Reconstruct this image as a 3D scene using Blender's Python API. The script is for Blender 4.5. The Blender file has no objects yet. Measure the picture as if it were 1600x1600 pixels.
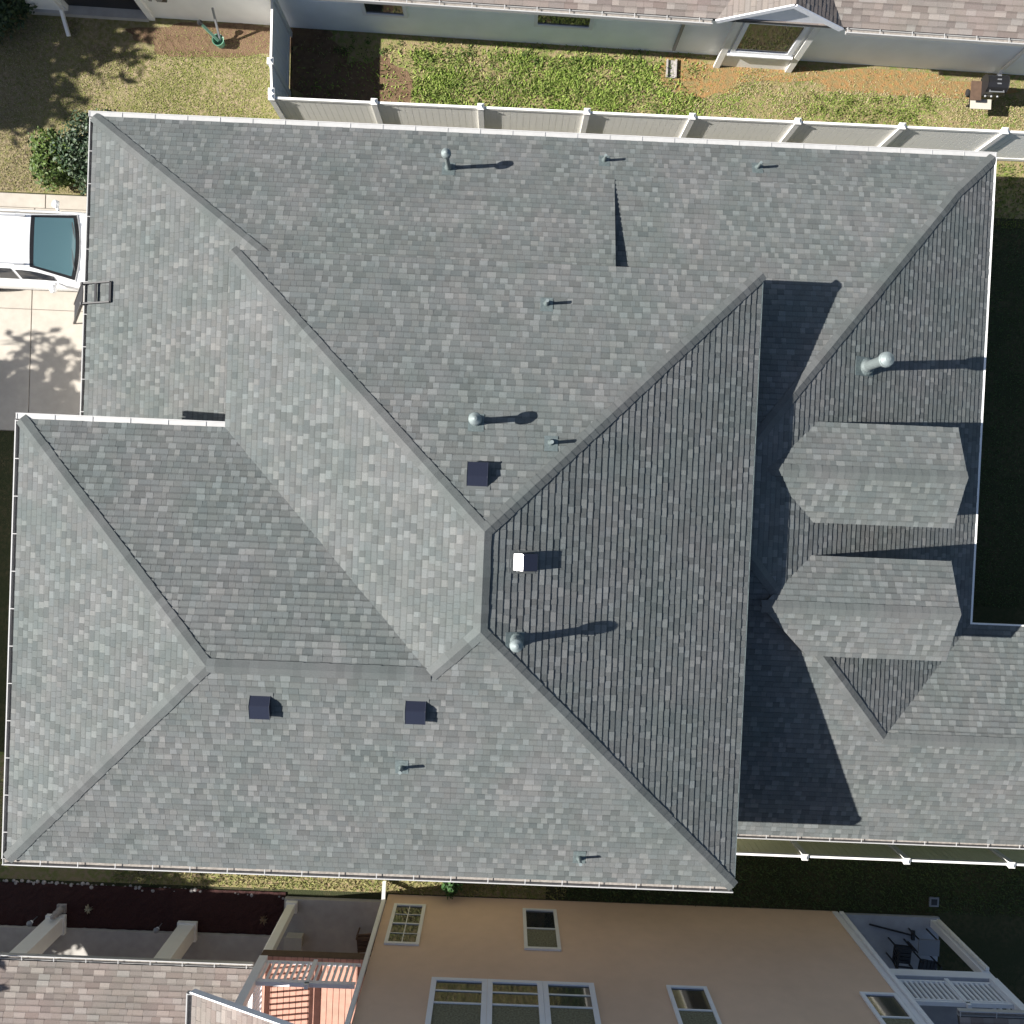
import bpy, math, random
import numpy as np
from mathutils import Vector, Matrix
random.seed(7); rng = np.random.default_rng(7)
S = bpy.context.scene; COL = S.collection

# ------------------------------------------------------------------ camera
H = 23.9
cam_d = bpy.data.cameras.new('camera'); cam = bpy.data.objects.new('camera', cam_d); COL.objects.link(cam)
FPX = 1480.0
cam_d.sensor_width = 36; cam_d.lens = 36*FPX/1600; cam_d.clip_start = .1; cam_d.clip_end = 500
cam.location = (0, 0, H)
cam.matrix_world = (Matrix.Translation((0, 0, H)) @ Matrix.Rotation(math.radians(2.4), 4, 'Z')
                    @ Matrix.Rotation(-math.atan((800-768)/FPX), 4, 'X') @ Matrix.Rotation(-math.atan((800-787)/FPX), 4, 'Y'))
S.camera = cam
# ------------------------------------------------------------------ sky, sun, exposure
SUN_EL = math.radians(38.5); SUN_SLOPE = .125           # sun low in the west, shadows run east and a little north
SKY_STRENGTH = .055; SUN_ENERGY = 5.0; EXPOSURE = 1.25
w = bpy.data.worlds.new('World'); S.world = w; w.use_nodes = True
nt = w.node_tree; bg = nt.nodes['Background']; sky = nt.nodes.new('ShaderNodeTexSky')
sky.sky_type = 'NISHITA'; sky.sun_disc = False; sky.sun_elevation = SUN_EL
hd = Vector((1, SUN_SLOPE, 0)).normalized()
ld = Vector((hd.x*math.cos(SUN_EL), hd.y*math.cos(SUN_EL), -math.sin(SUN_EL)))   # direction light travels
sky.sun_rotation = math.atan2(-ld.x, -ld.y)
nt.links.new(sky.outputs[0], bg.inputs[0]); bg.inputs[1].default_value = SKY_STRENGTH
sd = bpy.data.lights.new('sun', 'SUN'); sd.energy = SUN_ENERGY; sd.angle = math.radians(.5); sd.color = (1, .96, .9)
so = bpy.data.objects.new('sun', sd); COL.objects.link(so); so.location = (-20, 0, 30)
so.rotation_euler = ld.to_track_quat('-Z', 'Y').to_euler()
S.view_settings.view_transform = 'Standard'; S.view_settings.look = 'None'
S.view_settings.exposure = EXPOSURE; S.view_settings.gamma = 1; S.view_settings.use_curve_mapping = False

# ------------------------------------------------------------------ materials
MATS = {}
def mat(name, col=(.5, .5, .5), rough=.8, spec=.4, metal=0, noise=0, nscale=8, bump=0, bscale=60, attr=False, n2=0, n2scale=1.2, hue=False):
    m = bpy.data.materials.new(name); m.use_nodes = True; n = m.node_tree.nodes; l = m.node_tree.links
    b = n['Principled BSDF']; b.inputs['Roughness'].default_value = rough; b.inputs['Metallic'].default_value = metal
    b.inputs['Specular IOR Level'].default_value = spec
    tc = n.new('ShaderNodeTexCoord')
    if attr:
        a = n.new('ShaderNodeAttribute'); a.attribute_name = 'Col'; src = a.outputs['Color']
    else:
        r = n.new('ShaderNodeRGB'); r.outputs[0].default_value = (*col, 1); src = r.outputs[0]
    for amt, sc, det in ((noise, nscale, 4), (n2, n2scale, 3)):
        if amt:
            t = n.new('ShaderNodeTexNoise'); t.inputs['Scale'].default_value = sc; t.inputs['Detail'].default_value = det
            l.new(tc.outputs['Object'], t.inputs['Vector'])
            mr = n.new('ShaderNodeMapRange'); mr.inputs[1].default_value = .25; mr.inputs[2].default_value = .75
            mr.inputs[3].default_value = 1-amt; mr.inputs[4].default_value = 1+amt
            l.new(t.outputs[0], mr.inputs[0])
            mx = n.new('ShaderNodeVectorMath'); mx.operation = 'SCALE'
            l.new(src, mx.inputs[0]); l.new(mr.outputs[0], mx.inputs['Scale']); src = mx.outputs[0]
    if hue:
        t = n.new('ShaderNodeTexNoise'); t.inputs['Scale'].default_value = .9; t.inputs['Detail'].default_value = 3; l.new(tc.outputs['Object'], t.inputs['Vector'])
        x = n.new('ShaderNodeMix'); x.data_type = 'RGBA'; x.clamp_factor = True; x.inputs[6].default_value = (.965, 1.008, 1.0, 1); x.inputs[7].default_value = (1.03, .99, 1.0, 1)
        mr = n.new('ShaderNodeMapRange'); mr.inputs[1].default_value = .35; mr.inputs[2].default_value = .65; l.new(t.outputs[0], mr.inputs[0]); l.new(mr.outputs[0], x.inputs[0])
        mx = n.new('ShaderNodeVectorMath'); mx.operation = 'MULTIPLY'; l.new(src, mx.inputs[0]); l.new(x.outputs[2], mx.inputs[1]); src = mx.outputs[0]
    l.new(src, b.inputs['Base Color'])
    if bump:
        t = n.new('ShaderNodeTexNoise'); t.inputs['Scale'].default_value = bscale; t.inputs['Detail'].default_value = 5
        l.new(tc.outputs['Object'], t.inputs['Vector'])
        bp = n.new('ShaderNodeBump'); bp.inputs['Strength'].default_value = bump; bp.inputs['Distance'].default_value = .02
        l.new(t.outputs[0], bp.inputs['Height']); l.new(bp.outputs[0], b.inputs['Normal'])
    MATS[name] = m; return m
mat('shingle', attr=True, hue=True, rough=.95, spec=.15, noise=.13, nscale=55, n2=.07, n2scale=.9, bump=.35, bscale=220)
mat('deck', (.05, .05, .05), rough=.95)
mat('white', (0.7217, 0.7127, 0.6856), rough=.45, noise=.03, nscale=5)
mat('gutter_white', (0.3707, 0.3678, 0.3594), rough=.4, noise=.06, nscale=9)
mat('white_blue', (0.7252, 0.735, 0.7644), rough=.5, noise=.03, nscale=4)
mat('gutter_dirt', (0.238, 0.217, 0.196), rough=.95, noise=.3, nscale=20)
mat('siding', (.76, .75, .72), rough=.6, noise=.04, nscale=3)
mat('north_siding', (.84, .88, .92), rough=.6, noise=.05, nscale=2, n2=.04, n2scale=.4)
mat('tan_siding', (.64, .46, .335), rough=.75, noise=.04, nscale=3, n2=.09, n2scale=.35)
mat('metal_vent', (0.1897, 0.2213, 0.2213), rough=.6, metal=.35, noise=.15, nscale=14)
mat('flashing', (0.1122, 0.1377, 0.1377), rough=.6, metal=.3, noise=.25, nscale=25)
mat('box_vent', (0.01386, 0.01512, 0.0252), rough=.22, spec=.8)
mat('flange', (0.088, 0.09504, 0.09328), rough=.8)
mat('glass', (0.016, 0.02, 0.028), rough=.06, spec=.9)
mat('glass_car', (0.1069, 0.1995, 0.2209), rough=.05, spec=1.0)
mat('car_paint', (.82, .82, .82), rough=.22, spec=.6)
mat('black_trim', (.018, .018, .02), rough=.5)
mat('rubber', (.02, .02, .02), rough=.8)
mat('rim', (.45, .46, .48), rough=.3, metal=.9)
mat('lamp', (.75, .77, .8), rough=.1, spec=.8)
mat('ladder', (0.016, 0.016, 0.0184), rough=.5)
mat('concrete', (0.3647, 0.3321, 0.2865), rough=.9, noise=.07, nscale=6, n2=.08, n2scale=.7, bump=.15, bscale=120)
mat('joint', (0.175, 0.154, 0.133), rough=.95, noise=.2, nscale=20)
mat('porch_concrete', (0.357, 0.34, 0.3145), rough=.85, noise=.1, nscale=5, n2=.1, n2scale=.8)
mat('patio', (0.306, 0.3187, 0.3485), rough=.8, noise=.12, nscale=4)
mat('fence_panel', (0.8245, 0.8051, 0.7469), rough=.55, noise=.04, nscale=4)
mat('fence_khaki', (.74, .72, .47), rough=.6, noise=.05, nscale=4)
mat('grass', attr=True, rough=.85, spec=.2)
mat('leaf', attr=True, rough=.55, spec=.35)
mat('bark', (0.096, 0.072, 0.052), rough=.95, noise=.3, nscale=15, bump=.5, bscale=30)
mat('mulch', (0.03206, 0.009975, 0.00855), rough=.95, noise=.45, nscale=35, bump=.8, bscale=45)
mat('stone', (0.3024, 0.2808, 0.2664), rough=.9, noise=.2, nscale=20)
mat('deck_board', (0.4576, 0.2509, 0.1919), rough=.75, noise=.12, nscale=6)
mat('black_metal', (0.014, 0.014, 0.0154), rough=.4, spec=.5)
mat('grey_metal', (0.225, 0.2325, 0.2475), rough=.45, metal=.4)
mat('green_plastic', (0.12, 0.27, 0.1875), rough=.4)
mat('pale_pole', (0.315, 0.3225, 0.285), rough=.6)
mat('brown_wood', (0.096, 0.06, 0.04), rough=.8, noise=.2, nscale=10)
mat('beige_box', (0.44, 0.416, 0.352), rough=.7, noise=.06, nscale=6)
mat('pane_reflection', (0.1632, 0.1584, 0.1056), rough=.9, noise=.5, nscale=24)  # mottled yellow-green yard reflection painted onto the upper panes

def ground_mat(name, c1, c2, c3, s1=1.1, s2=9, t1=(.42, .6), t2=(.4, .62), bump=.6):
    m = bpy.data.materials.new(name); m.use_nodes = True; n = m.node_tree.nodes; l = m.node_tree.links
    b = n['Principled BSDF']; b.inputs['Roughness'].default_value = .95; b.inputs['Specular IOR Level'].default_value = .15
    tc = n.new('ShaderNodeTexCoord')
    def nz(s, d):
        t = n.new('ShaderNodeTexNoise'); t.inputs['Scale'].default_value = s; t.inputs['Detail'].default_value = d
        l.new(tc.outputs['Object'], t.inputs['Vector']); return t.outputs[0]
    def ramp(v, lo, hi):
        r = n.new('ShaderNodeMapRange'); r.inputs[1].default_value = lo; r.inputs[2].default_value = hi; l.new(v, r.inputs[0]); return r.outputs[0]
    def mix(f, a, c):
        x = n.new('ShaderNodeMix'); x.data_type = 'RGBA'; l.new(f, x.inputs[0])
        for i, v in ((6, a), (7, c)):
            if isinstance(v, tuple): x.inputs[i].default_value = (*v, 1)
            else: l.new(v, x.inputs[i])
        return x.outputs[2]
    a = mix(ramp(nz(s1, 6), *t1), c1, c2); c = mix(ramp(nz(s2, 6), *t2), a, c3)
    l.new(c, b.inputs['Base Color'])
    bp = n.new('ShaderNodeBump'); bp.inputs['Strength'].default_value = bump; bp.inputs['Distance'].default_value = .04
    l.new(nz(28, 6), bp.inputs['Height']); l.new(bp.outputs[0], b.inputs['Normal']); MATS[name] = m
ground_mat('soil_grass_shaded', (0.038, 0.042, 0.020), (0.060, 0.054, 0.028), (0.034, 0.040, 0.018))  # soil and grass tones darkened, building shade put into the colour
ground_mat('lawn_dry', (0.2094, 0.1786, 0.09856), (0.2587, 0.2033, 0.1294), (0.154, 0.1478, 0.05544))
ground_mat('lawn_green', (0.1294, 0.154, 0.04312), (0.1971, 0.1786, 0.07392), (0.2341, 0.1786, 0.1047), s1=1.6)
ground_mat('clay', (0.2677, 0.153, 0.06375), (0.2295, 0.1403, 0.06375), (0.1913, 0.153, 0.07013), s1=2.2)
ground_mat('bare_soil', (0.1346, 0.08568, 0.05508), (0.104, 0.06426, 0.03978), (0.153, 0.104, 0.0612), s1=3)

# ------------------------------------------------------------------ object helpers
def wloc(o):
    p = Vector((0, 0, 0))
    while o is not None: p += o.location; o = o.parent
    return p
def thing(name, label, cat, loc=(0, 0, 0), group=None, rz=0):
    o = bpy.data.objects.new(name, None); COL.objects.link(o); o.location = loc; o.rotation_euler = (0, 0, rz)
    o.empty_display_size = .3; o['label'] = label; o['category'] = cat
    if group: o['group'] = group
    return o
def link(name, me, parent=None, loc=(0, 0, 0)):
    o = bpy.data.objects.new(name, me); COL.objects.link(o); o.parent = parent; o.location = loc; return o
def struct(o, kind='structure'):
    o['kind'] = kind; return o
def tag(o, label, cat, group=None):
    o['label'] = label; o['category'] = cat
    if group: o['group'] = group
    return o

class MB:
    """collects world-space geometry, builds it as ONE mesh object"""
    def __init__(s): s.v = []; s.f = []; s.c = []; s.m = []; s.cc = (.5, .5, .5); s.mi = 0
    def add(s, vs, fs):
        o = len(s.v); s.v += [tuple(v) for v in vs]
        for f in fs: s.f.append([i+o for i in f]); s.c.append(s.cc); s.m.append(s.mi)
        return s
    def addc(s, vs, fs, cs):
        o = len(s.v); s.v += [tuple(v) for v in vs]; s.f += [[i+o for i in f] for f in fs]; s.c += cs; s.m += [0]*len(fs); return s
    def poly(s, vs): return s.add(vs, [list(range(len(vs)))])
    def box(s, x0, y0, z0, x1, y1, z1):
        return s.add([(x0, y0, z0), (x1, y0, z0), (x1, y1, z0), (x0, y1, z0), (x0, y0, z1), (x1, y0, z1), (x1, y1, z1), (x0, y1, z1)],
                     [(0, 3, 2, 1), (4, 5, 6, 7), (0, 1, 5, 4), (1, 2, 6, 5), (2, 3, 7, 6), (3, 0, 4, 7)])
    def bar(s, p, q, w, h, up=(0, 0, 1)):
        p = Vector(p); q = Vector(q); d = (q-p).normalized(); u = Vector(up)
        if abs(d.dot(u)) > .95: u = Vector((1, 0, 0))
        a = d.cross(u).normalized()*w/2; b = a.cross(d).normalized()*h/2
        vs = [e+sx*a+sy*b for e in (p, q) for sx, sy in ((-1, -1), (1, -1), (1, 1), (-1, 1))]
        return s.add(vs, [(0, 1, 2, 3), (7, 6, 5, 4), (0, 4, 5, 1), (1, 5, 6, 2), (2, 6, 7, 3), (3, 7, 4, 0)])
    def prism(s, pts, z0, z1):
        n = len(pts); a = [(x, y, z0) for x, y in pts]+[(x, y, z1) for x, y in pts]
        return s.add(a, [list(range(n))[::-1], list(range(n, 2*n))]+[(i, (i+1) % n, (i+1) % n+n, i+n) for i in range(n)])
    def lathe(s, base, prof, n=14, axis=(0, 0, 1)):
        base = Vector(base); ax = Vector(axis).normalized(); t = Vector((1, 0, 0)) if abs(ax.x) < .9 else Vector((0, 1, 0))
        a = ax.cross(t).normalized(); b = ax.cross(a); vs = []; fs = []
        for r, z in prof:
            for k in range(n):
                th = 2*math.pi*k/n; vs.append(base+ax*z+a*r*math.cos(th)+b*r*math.sin(th))
        for i in range(len(prof)-1):
            for k in range(n): fs.append((i*n+k, i*n+(k+1) % n, (i+1)*n+(k+1) % n, (i+1)*n+k))
        fs.append(list(range(n))[::-1]); fs.append([(len(prof)-1)*n+k for k in range(n)])
        return s.add(vs, fs)
    def tube(s, p, q, r, n=10, r2=None):
        p = Vector(p); q = Vector(q); return s.lathe(p, [(r, 0), (r if r2 is None else r2, (q-p).length)], n, q-p)
    def build(s, name, m, parent=None, smooth=False, local=False, bevel=0):
        off = Vector((0, 0, 0)) if (parent is None or local) else wloc(parent)
        me = bpy.data.meshes.new(name); me.from_pydata([tuple(Vector(v)-off) for v in s.v], [], s.f)
        ms = m if isinstance(m, (list, tuple)) else [m]
        for k in ms: me.materials.append(MATS[k])
        if len(ms) > 1: me.polygons.foreach_set('material_index', s.m)
        at = me.color_attributes.new('Col', 'FLOAT_COLOR', 'CORNER')
        cs = []
        for f, c in zip(s.f, s.c): cs += [*c, 1]*len(f)
        at.data.foreach_set('color', cs)
        if smooth: me.polygons.foreach_set('use_smooth', [True]*len(s.f))
        me.update()
        o = link(name, me, parent)
        if bevel:
            b = o.modifiers.new('bevel', 'BEVEL'); b.width = bevel; b.segments = 2; b.limit_method = 'ANGLE'
        return o

def np_mesh(name, V, F, C, m):
    """fast mesh from numpy: V (n,3), F (k,q), C (k,3)"""
    me = bpy.data.meshes.new(name); k, q = F.shape
    me.vertices.add(len(V)); me.vertices.foreach_set('co', V.astype(np.float32).ravel())
    me.loops.add(k*q); me.loops.foreach_set('vertex_index', F.astype(np.int32).ravel())
    me.polygons.add(k); me.polygons.foreach_set('loop_start', np.arange(0, k*q, q, dtype=np.int32))
    me.update(calc_edges=True)
    at = me.color_attributes.new('Col', 'FLOAT_COLOR', 'CORNER')
    cc = np.concatenate([C, np.ones((k, 1))], 1); at.data.foreach_set('color', np.repeat(cc, q, 0).astype(np.float32).ravel())
    me.materials.append(MATS[m]); return me

# ------------------------------------------------------------------ shingle roofing
def clip(poly, conv):
    """clip 2-D polygon by convex CCW polygon"""
    out = poly
    for i in range(len(conv)):
        ax, ay = conv[i]; bx, by = conv[(i+1) % len(conv)]
        ex, ey = bx-ax, by-ay; inp = out; out = []
        if not inp: return []
        d = [ex*(y-ay)-ey*(x-ax) for x, y in inp]
        for j in range(len(inp)):
            p, q = inp[j], inp[(j+1) % len(inp)]; dp, dq = d[j], d[(j+1) % len(inp)]
            if dp >= 0: out.append(p)
            if (dp >= 0) != (dq >= 0):
                t = dp/(dp-dq); out.append((p[0]+t*(q[0]-p[0]), p[1]+t*(q[1]-p[1])))
    return out
def ccw(p):
    a = sum(p[i][0]*p[(i+1) % len(p)][1]-p[(i+1) % len(p)][0]*p[i][1] for i in range(len(p)))
    return list(p) if a > 0 else list(p)[::-1]
def area2(p): return abs(sum(p[i][0]*p[(i+1) % len(p)][1]-p[(i+1) % len(p)][0]*p[i][1] for i in range(len(p))))/2

GREY = dict(mid=(.1075, .1155, .1135), light=(.137, .1455, .142), dark=(.091, .099, .0975))
PINK = dict(mid=(0.1837, 0.1584, 0.1426), light=(0.2281, 0.2028, 0.1837), dark=(0.1584, 0.1331, 0.1204))
def tab_colour(P, tooth, jit=.08):
    r = random.random()
    c = (P['light'] if r < .42 else P['mid']) if tooth else (P['dark'] if r < .35 else P['mid'])
    k = 1+random.uniform(-jit, jit); h = random.uniform(-.02, .02)
    return (c[0]*k*(1+h), c[1]*k, c[2]*k*(1-h*.8))
def shingle_tabs(plane, pieces, P, expo=.128, w=(.09, .18), thick=(.0125, .015)):
    """every shingle tab of one roof plane: list of (verts, faces, colour, area)"""
    a, b, c = plane; g = math.hypot(b, c); nx, ny = b/g, c/g; ux, uy = -ny, nx
    cosp = 1/math.sqrt(1+g*g); nrm = Vector((-b, -c, 1)).normalized()
    P2 = [ccw([(x*ux+y*uy, x*nx+y*ny) for x, y in pc]) for pc in pieces]
    us = [p[0] for pc in P2 for p in pc]; ss = [p[1] for pc in P2 for p in pc]
    e = expo*cosp; out = []; s0 = min(ss)
    row = 0
    while s0 < max(ss):
        tooth = True; u = min(us)-random.random()*.3; rowk = random.uniform(.97, 1.03)
        while u < max(us):
            tooth = not tooth
            if random.random() < .12: tooth = not tooth
            wd = random.uniform(*w)*(1 if tooth else random.uniform(.7, 1.5)); col = tab_colour(P, tooth); th = (thick[1] if tooth else thick[0])*random.uniform(.85, 1.15); j = random.uniform(-.003, .003)
            sm = s0+e*random.uniform(.66, .8)                      # printed darker band along the top of each exposure
            for pc in P2:
                V = []; Fc = []; Cc = []; ar = 0
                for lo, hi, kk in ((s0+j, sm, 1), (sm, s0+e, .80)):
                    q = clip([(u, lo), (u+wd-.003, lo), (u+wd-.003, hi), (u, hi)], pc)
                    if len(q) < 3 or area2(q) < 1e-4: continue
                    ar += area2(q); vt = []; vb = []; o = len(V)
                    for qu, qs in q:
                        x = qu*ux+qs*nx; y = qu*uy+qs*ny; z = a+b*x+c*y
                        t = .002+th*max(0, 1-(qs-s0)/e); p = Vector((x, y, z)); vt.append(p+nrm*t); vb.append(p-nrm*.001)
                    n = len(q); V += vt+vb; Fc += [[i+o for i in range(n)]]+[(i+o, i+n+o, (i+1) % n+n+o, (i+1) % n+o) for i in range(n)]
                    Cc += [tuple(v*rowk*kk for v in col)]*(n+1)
                if V: out.append((V, Fc, Cc, ar))
            u += wd
        s0 += e; row += 1
    return out
def shingle_objects(tabs, parent, nparts, name='shingle'):
    tabs = sorted(tabs, key=lambda t: -t[4])
    for vt, fs, c, ar, k in tabs[:nparts]:
        m = MB(); m.addc(vt, fs, c); m.build(name, 'shingle', parent)
    m = MB()
    for vt, fs, c, ar, k in tabs[nparts:]: m.addc(vt, fs, c)
    if m.v: struct(m.build(name, 'shingle', parent), 'stuff')
def deck(plane, pieces, name, parent, t=.09):
    a, b, c = plane; m = MB()
    for pc in pieces:
        pc = ccw(pc); n = len(pc); top = [(x, y, a+b*x+c*y-.002) for x, y in pc]; bot = [(x, y, z-t) for x, y, z in top]
        m.add(top+bot, [list(range(n)), list(range(n, 2*n))[::-1]]+[(i, i+n, (i+1) % n+n, (i+1) % n) for i in range(n)])
    return m.build(name, 'deck', parent)
def cap_pieces(p, q, plL, plR, P, expo=.15, hw=.125, th=.006):
    """overlapping bent cap shingles from low end p to high end q, wings on planes plL / plR"""
    p = Vector(p); q = Vector(q); L = (q-p).length; d = (q-p)/L; n = max(1, int(L/expo)); out = []
    side = Vector((-d.y, d.x, 0)).normalized()
    def wing(pt, s, pl):
        o = pt+side*s*hw; return Vector((o.x, o.y, pl[0]+pl[1]*o.x+pl[2]*o.y))
    for i in range(n):
        a = p+d*(L*i/n); b = p+d*min(L, L*(i+1)/n+.03); up = Vector((0, 0, 1)); k = random.uniform(.80, .96)
        k *= 1.12 if random.random() < .12 else 1
        col = tuple(x*k for x in P['mid']); jt = random.uniform(-.006, .006)
        t0, t1 = .024+th, .024
        la, lb = wing(a, 1, plL)+side*jt, wing(b, 1, plL)+side*jt; ra, rb = wing(a, -1, plR)+side*jt, wing(b, -1, plR)+side*jt
        vs = [la+up*t0, a+up*(t0+.004), ra+up*t0, lb+up*t1, b+up*(t1+.004), rb+up*t1, la, a, ra, lb, b, rb]
        fs = [(0, 1, 4, 3), (1, 2, 5, 4), (0, 6, 7, 1), (1, 7, 8, 2), (0, 3, 9, 6), (2, 8, 11, 5), (3, 4, 10, 9), (4, 5, 11, 10)]
        out.append((vs, fs, col, (lb-la).length*2*hw))
    return out

# ------------------------------------------------------------------ ground
def sheet(name, x0, y0, x1, y1, z, m):
    b = MB(); b.poly([(x0, y0, z), (x1, y0, z), (x1, y1, z), (x0, y1, z)]); return struct(b.build(name, m))
sheet('ground', -150, -150, 150, 150, 0, 'soil_grass_shaded')
sheet('lawn', -20, 6.95, -5.75, 11.4, .004, 'lawn_dry')
sheet('lawn', -5.7, 7.4, 18, 11.3, .004, 'lawn_green')
sheet('lawn', 10.2, -2.9, 18, 7.39, .004, 'soil_grass_shaded')  # east lawn in the darkened tone, up to the house shadow line
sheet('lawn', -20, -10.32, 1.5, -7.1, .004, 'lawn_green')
sheet('lawn', 1.5, -10.32, 18, -7.1, .004, 'soil_grass_shaded')  # shaded corridor stretch, its shade painted in with the darker lawn tone
def blob_sheet(name, cx, cy, rx, ry, z, m, n=40, rough=.25):
    b = MB(); pts = []
    ph = [random.uniform(0, 6.3) for _ in range(4)]
    for k in range(n):
        t = 2*math.pi*k/n; r = 1+rough*(.5*math.sin(2*t+ph[0])+.4*math.sin(3*t+ph[1])+.35*math.sin(5*t+ph[2])+.3*math.sin(9*t+ph[3]))
        pts.append((cx+rx*r*math.cos(t), cy+ry*r*math.sin(t), z))
    b.poly(pts); return struct(b.build(name, m))
blob_sheet('clay_patch', 4.4, 10.55, 1.0, .55, .008, 'clay')
blob_sheet('clay_patch', 9.6, 10.62, 2.6, .3, .010, 'clay')
blob_sheet('clay_patch', 6.2, 10.75, 1.3, .25, .012, 'clay')
blob_sheet('soil_patch', -3.6, 9.9, 1.0, .8, .008, 'bare_soil')
blob_sheet('soil_patch', -5.0, 10.1, .75, 1.0, .012, 'bare_soil')
blob_sheet('soil_patch', -7.4, 10.95, 2.4, .42, .010, 'bare_soil')

# driveway with separate slabs
dw = MB(); dw.box(-21, 1.0, -.05, -8.9, 6.92, .012); dw = struct(dw.build('driveway', 'joint'))
for x0, x1 in ((-20, -17.05), (-17.03, -14.52), (-14.5, -11.98), (-11.96, -8.95)):
    for y0, y1 in ((1.02, 4.045), (4.06, 6.56)):
        m = MB(); m.box(x0, y0, .0, x1, y1, .03+random.uniform(0, .004)); m.build('slab', 'concrete', dw, bevel=.006)
for x0, x1 in ((-20, -14.32), (-14.3, -11.72), (-11.70, -8.95)):
    m = MB(); m.box(x0, 6.575, .0, x1, 6.91, .032); m.build('slab', 'concrete', dw, bevel=.006)

# ------------------------------------------------------------------ the main house
house = thing('house', 'large grey house under a grey green shingled hip roof filling the middle of the view', 'house', (0, 0, 0))
zU, pU = 5.7, .42
xW, xE, yN, yS = -5.37, 4.78, 4.38, -7.48
xr = (xW+xE)/2; hw_ = (xE-xW)/2; yr1 = yN-hw_; yr0 = yS+hw_; zr = zU+pU*hw_
wxW, wyN = -9.27, 1.0; wh = (wyN-yS)/2; wyr = (wyN+yS)/2; wz = zU+pU*wh; wx1 = wxW+wh; px2 = xW+wh
zL = 2.7; mN, mW, lN, lE, lS = .48, .366, .38, .46, .41
eN, eW, eE, eS = 7.9, -9.4, 10.62, -7.5
yk = 6.95; zk = zL+mN*(eN-yk)
wgN = -2.55; wgR = -4.96; pwg = lS*(wgR-eS)/(wgN-wgR); xwr = eE-lS*(wgR-eS)/lE; zwr = zL+lS*(wgR-eS)
XI = 4.42; XS = 2.12
hipk = (eE-mN*(eN-yk)/lE, yk)
hipn = (XI, yk-(lE*(eE-XI)-(zk-zL))/lN); hips = (XI, eS+lE*(eE-XI)/lS)
PL = {
 'UN': ((zU+pU*yN, 0, -pU), [[(xW, yN), (xE, yN), (xr, yr1)]]),
 'UE': ((zU+pU*xE, -pU, 0), [[(xE, yN), (xE, yS), (xr, yr0), (xr, yr1)]]),
 'UW': ((zU-pU*xW, pU, 0), [[(xW, yN), (xr, yr1), (xr, yr0), (px2, wyr), (xW, wyN)]]),
 'US': ((zU-pU*yS, 0, pU), [[(wxW, yS), (px2, yS), (px2, wyr), (wx1, wyr)], [(px2, yS), (xE, yS), (xr, yr0), (px2, wyr)]]),
 'GN': ((zU+pU*wyN, 0, -pU), [[(wxW, wyN), (wx1, wyr), (px2, wyr), (xW, wyN)]]),
 'GW': ((zU-pU*wxW, pU, 0), [[(wxW, wyN), (wxW, yS), (wx1, wyr)]]),
 'MN': ((zL+mN*eN, 0, -mN), [[(eW, eN), (XS, eN), (XS, 3.95), (eW+mN*(eN-3.95)/mW, 3.95)]]),
 'MW': ((zL-mW*eW, mW, 0), [[(eW, eN), (-3.9, eN-mW*(-3.9-eW)/mN), (-3.9, .62), (eW, .62)]]),
 'L0': ((zL+mN*eN, 0, -mN), [[(XS, eN), (eE, eN), hipk, (XS, yk)]]),
 'LN': ((zk+lN*yk, 0, -lN), [[(XS, yk), hipk, (XI+(hipk[0]-XI)*(3.95-hipn[1])/(yk-hipn[1]), 3.95), (XS, 3.95)],
                             [(XI, 3.95), (XI+(hipk[0]-XI)*(3.95-hipn[1])/(yk-hipn[1]), 3.95), hipn]]),
 'LE': ((zL+lE*eE, -lE, 0), [[(eE, eN), hipk, hipn, hips, (xwr, wgR), (eE, wgN)]]),
 'LS': ((zL-lS*eS, 0, lS), [[(XI, eS), (xwr, eS), (xwr, wgR), hips], [(xwr, eS), (15, eS), (15, wgR), (xwr, wgR)]]),
 'WN': ((zL+pwg*wgN, 0, -pwg), [[(xwr, wgR), (eE, wgN), (15, wgN), (15, wgR)]]),
}
DORM = [(1.68, -.36), (-1.04, -3.08)]; dz, dp, dx1 = 4.68, .50, 9.18
for i, (a, b) in enumerate(DORM):
    yc = (a+b)/2; hh = (a-b)/2; xi = eE-(dz-zL)/lE; xt = eE-(dz+dp*hh-zL)/lE
    PL['DN%d' % i] = ((dz+dp*a, 0, -dp), [[(xi, a), (xt, yc), (dx1, yc), (dx1, a)]])
    PL['DS%d' % i] = ((dz-dp*b, 0, dp), [[(xi, b), (xt, yc), (dx1, yc), (dx1, b)]])
def Z(k, x, y): a, b, c = PL[k][0]; return a+b*x+c*y
tabs = []
for k, (pl, pcs) in PL.items():
    deck(pl, pcs, 'roof', house)
    pri = 2 if k in ('UW', 'UN', 'GW') else 1 if k[0] in 'UG' else 0
    for t in shingle_tabs(pl, pcs, GREY): tabs.append((*t, t[3]*(1+pri*.5)))
shingle_objects(tabs, house, 300)
caps = []
def cap(p, q, a, b):
    P3 = lambda t, k: Vector((t[0], t[1], max(Z(a, *t), Z(b, *t)) if k else Z(a, *t)))
    c = cap_pieces(P3(p, 0), P3(q, 0), PL[a][0], PL[b][0], GREY)
    caps.extend(c)
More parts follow.
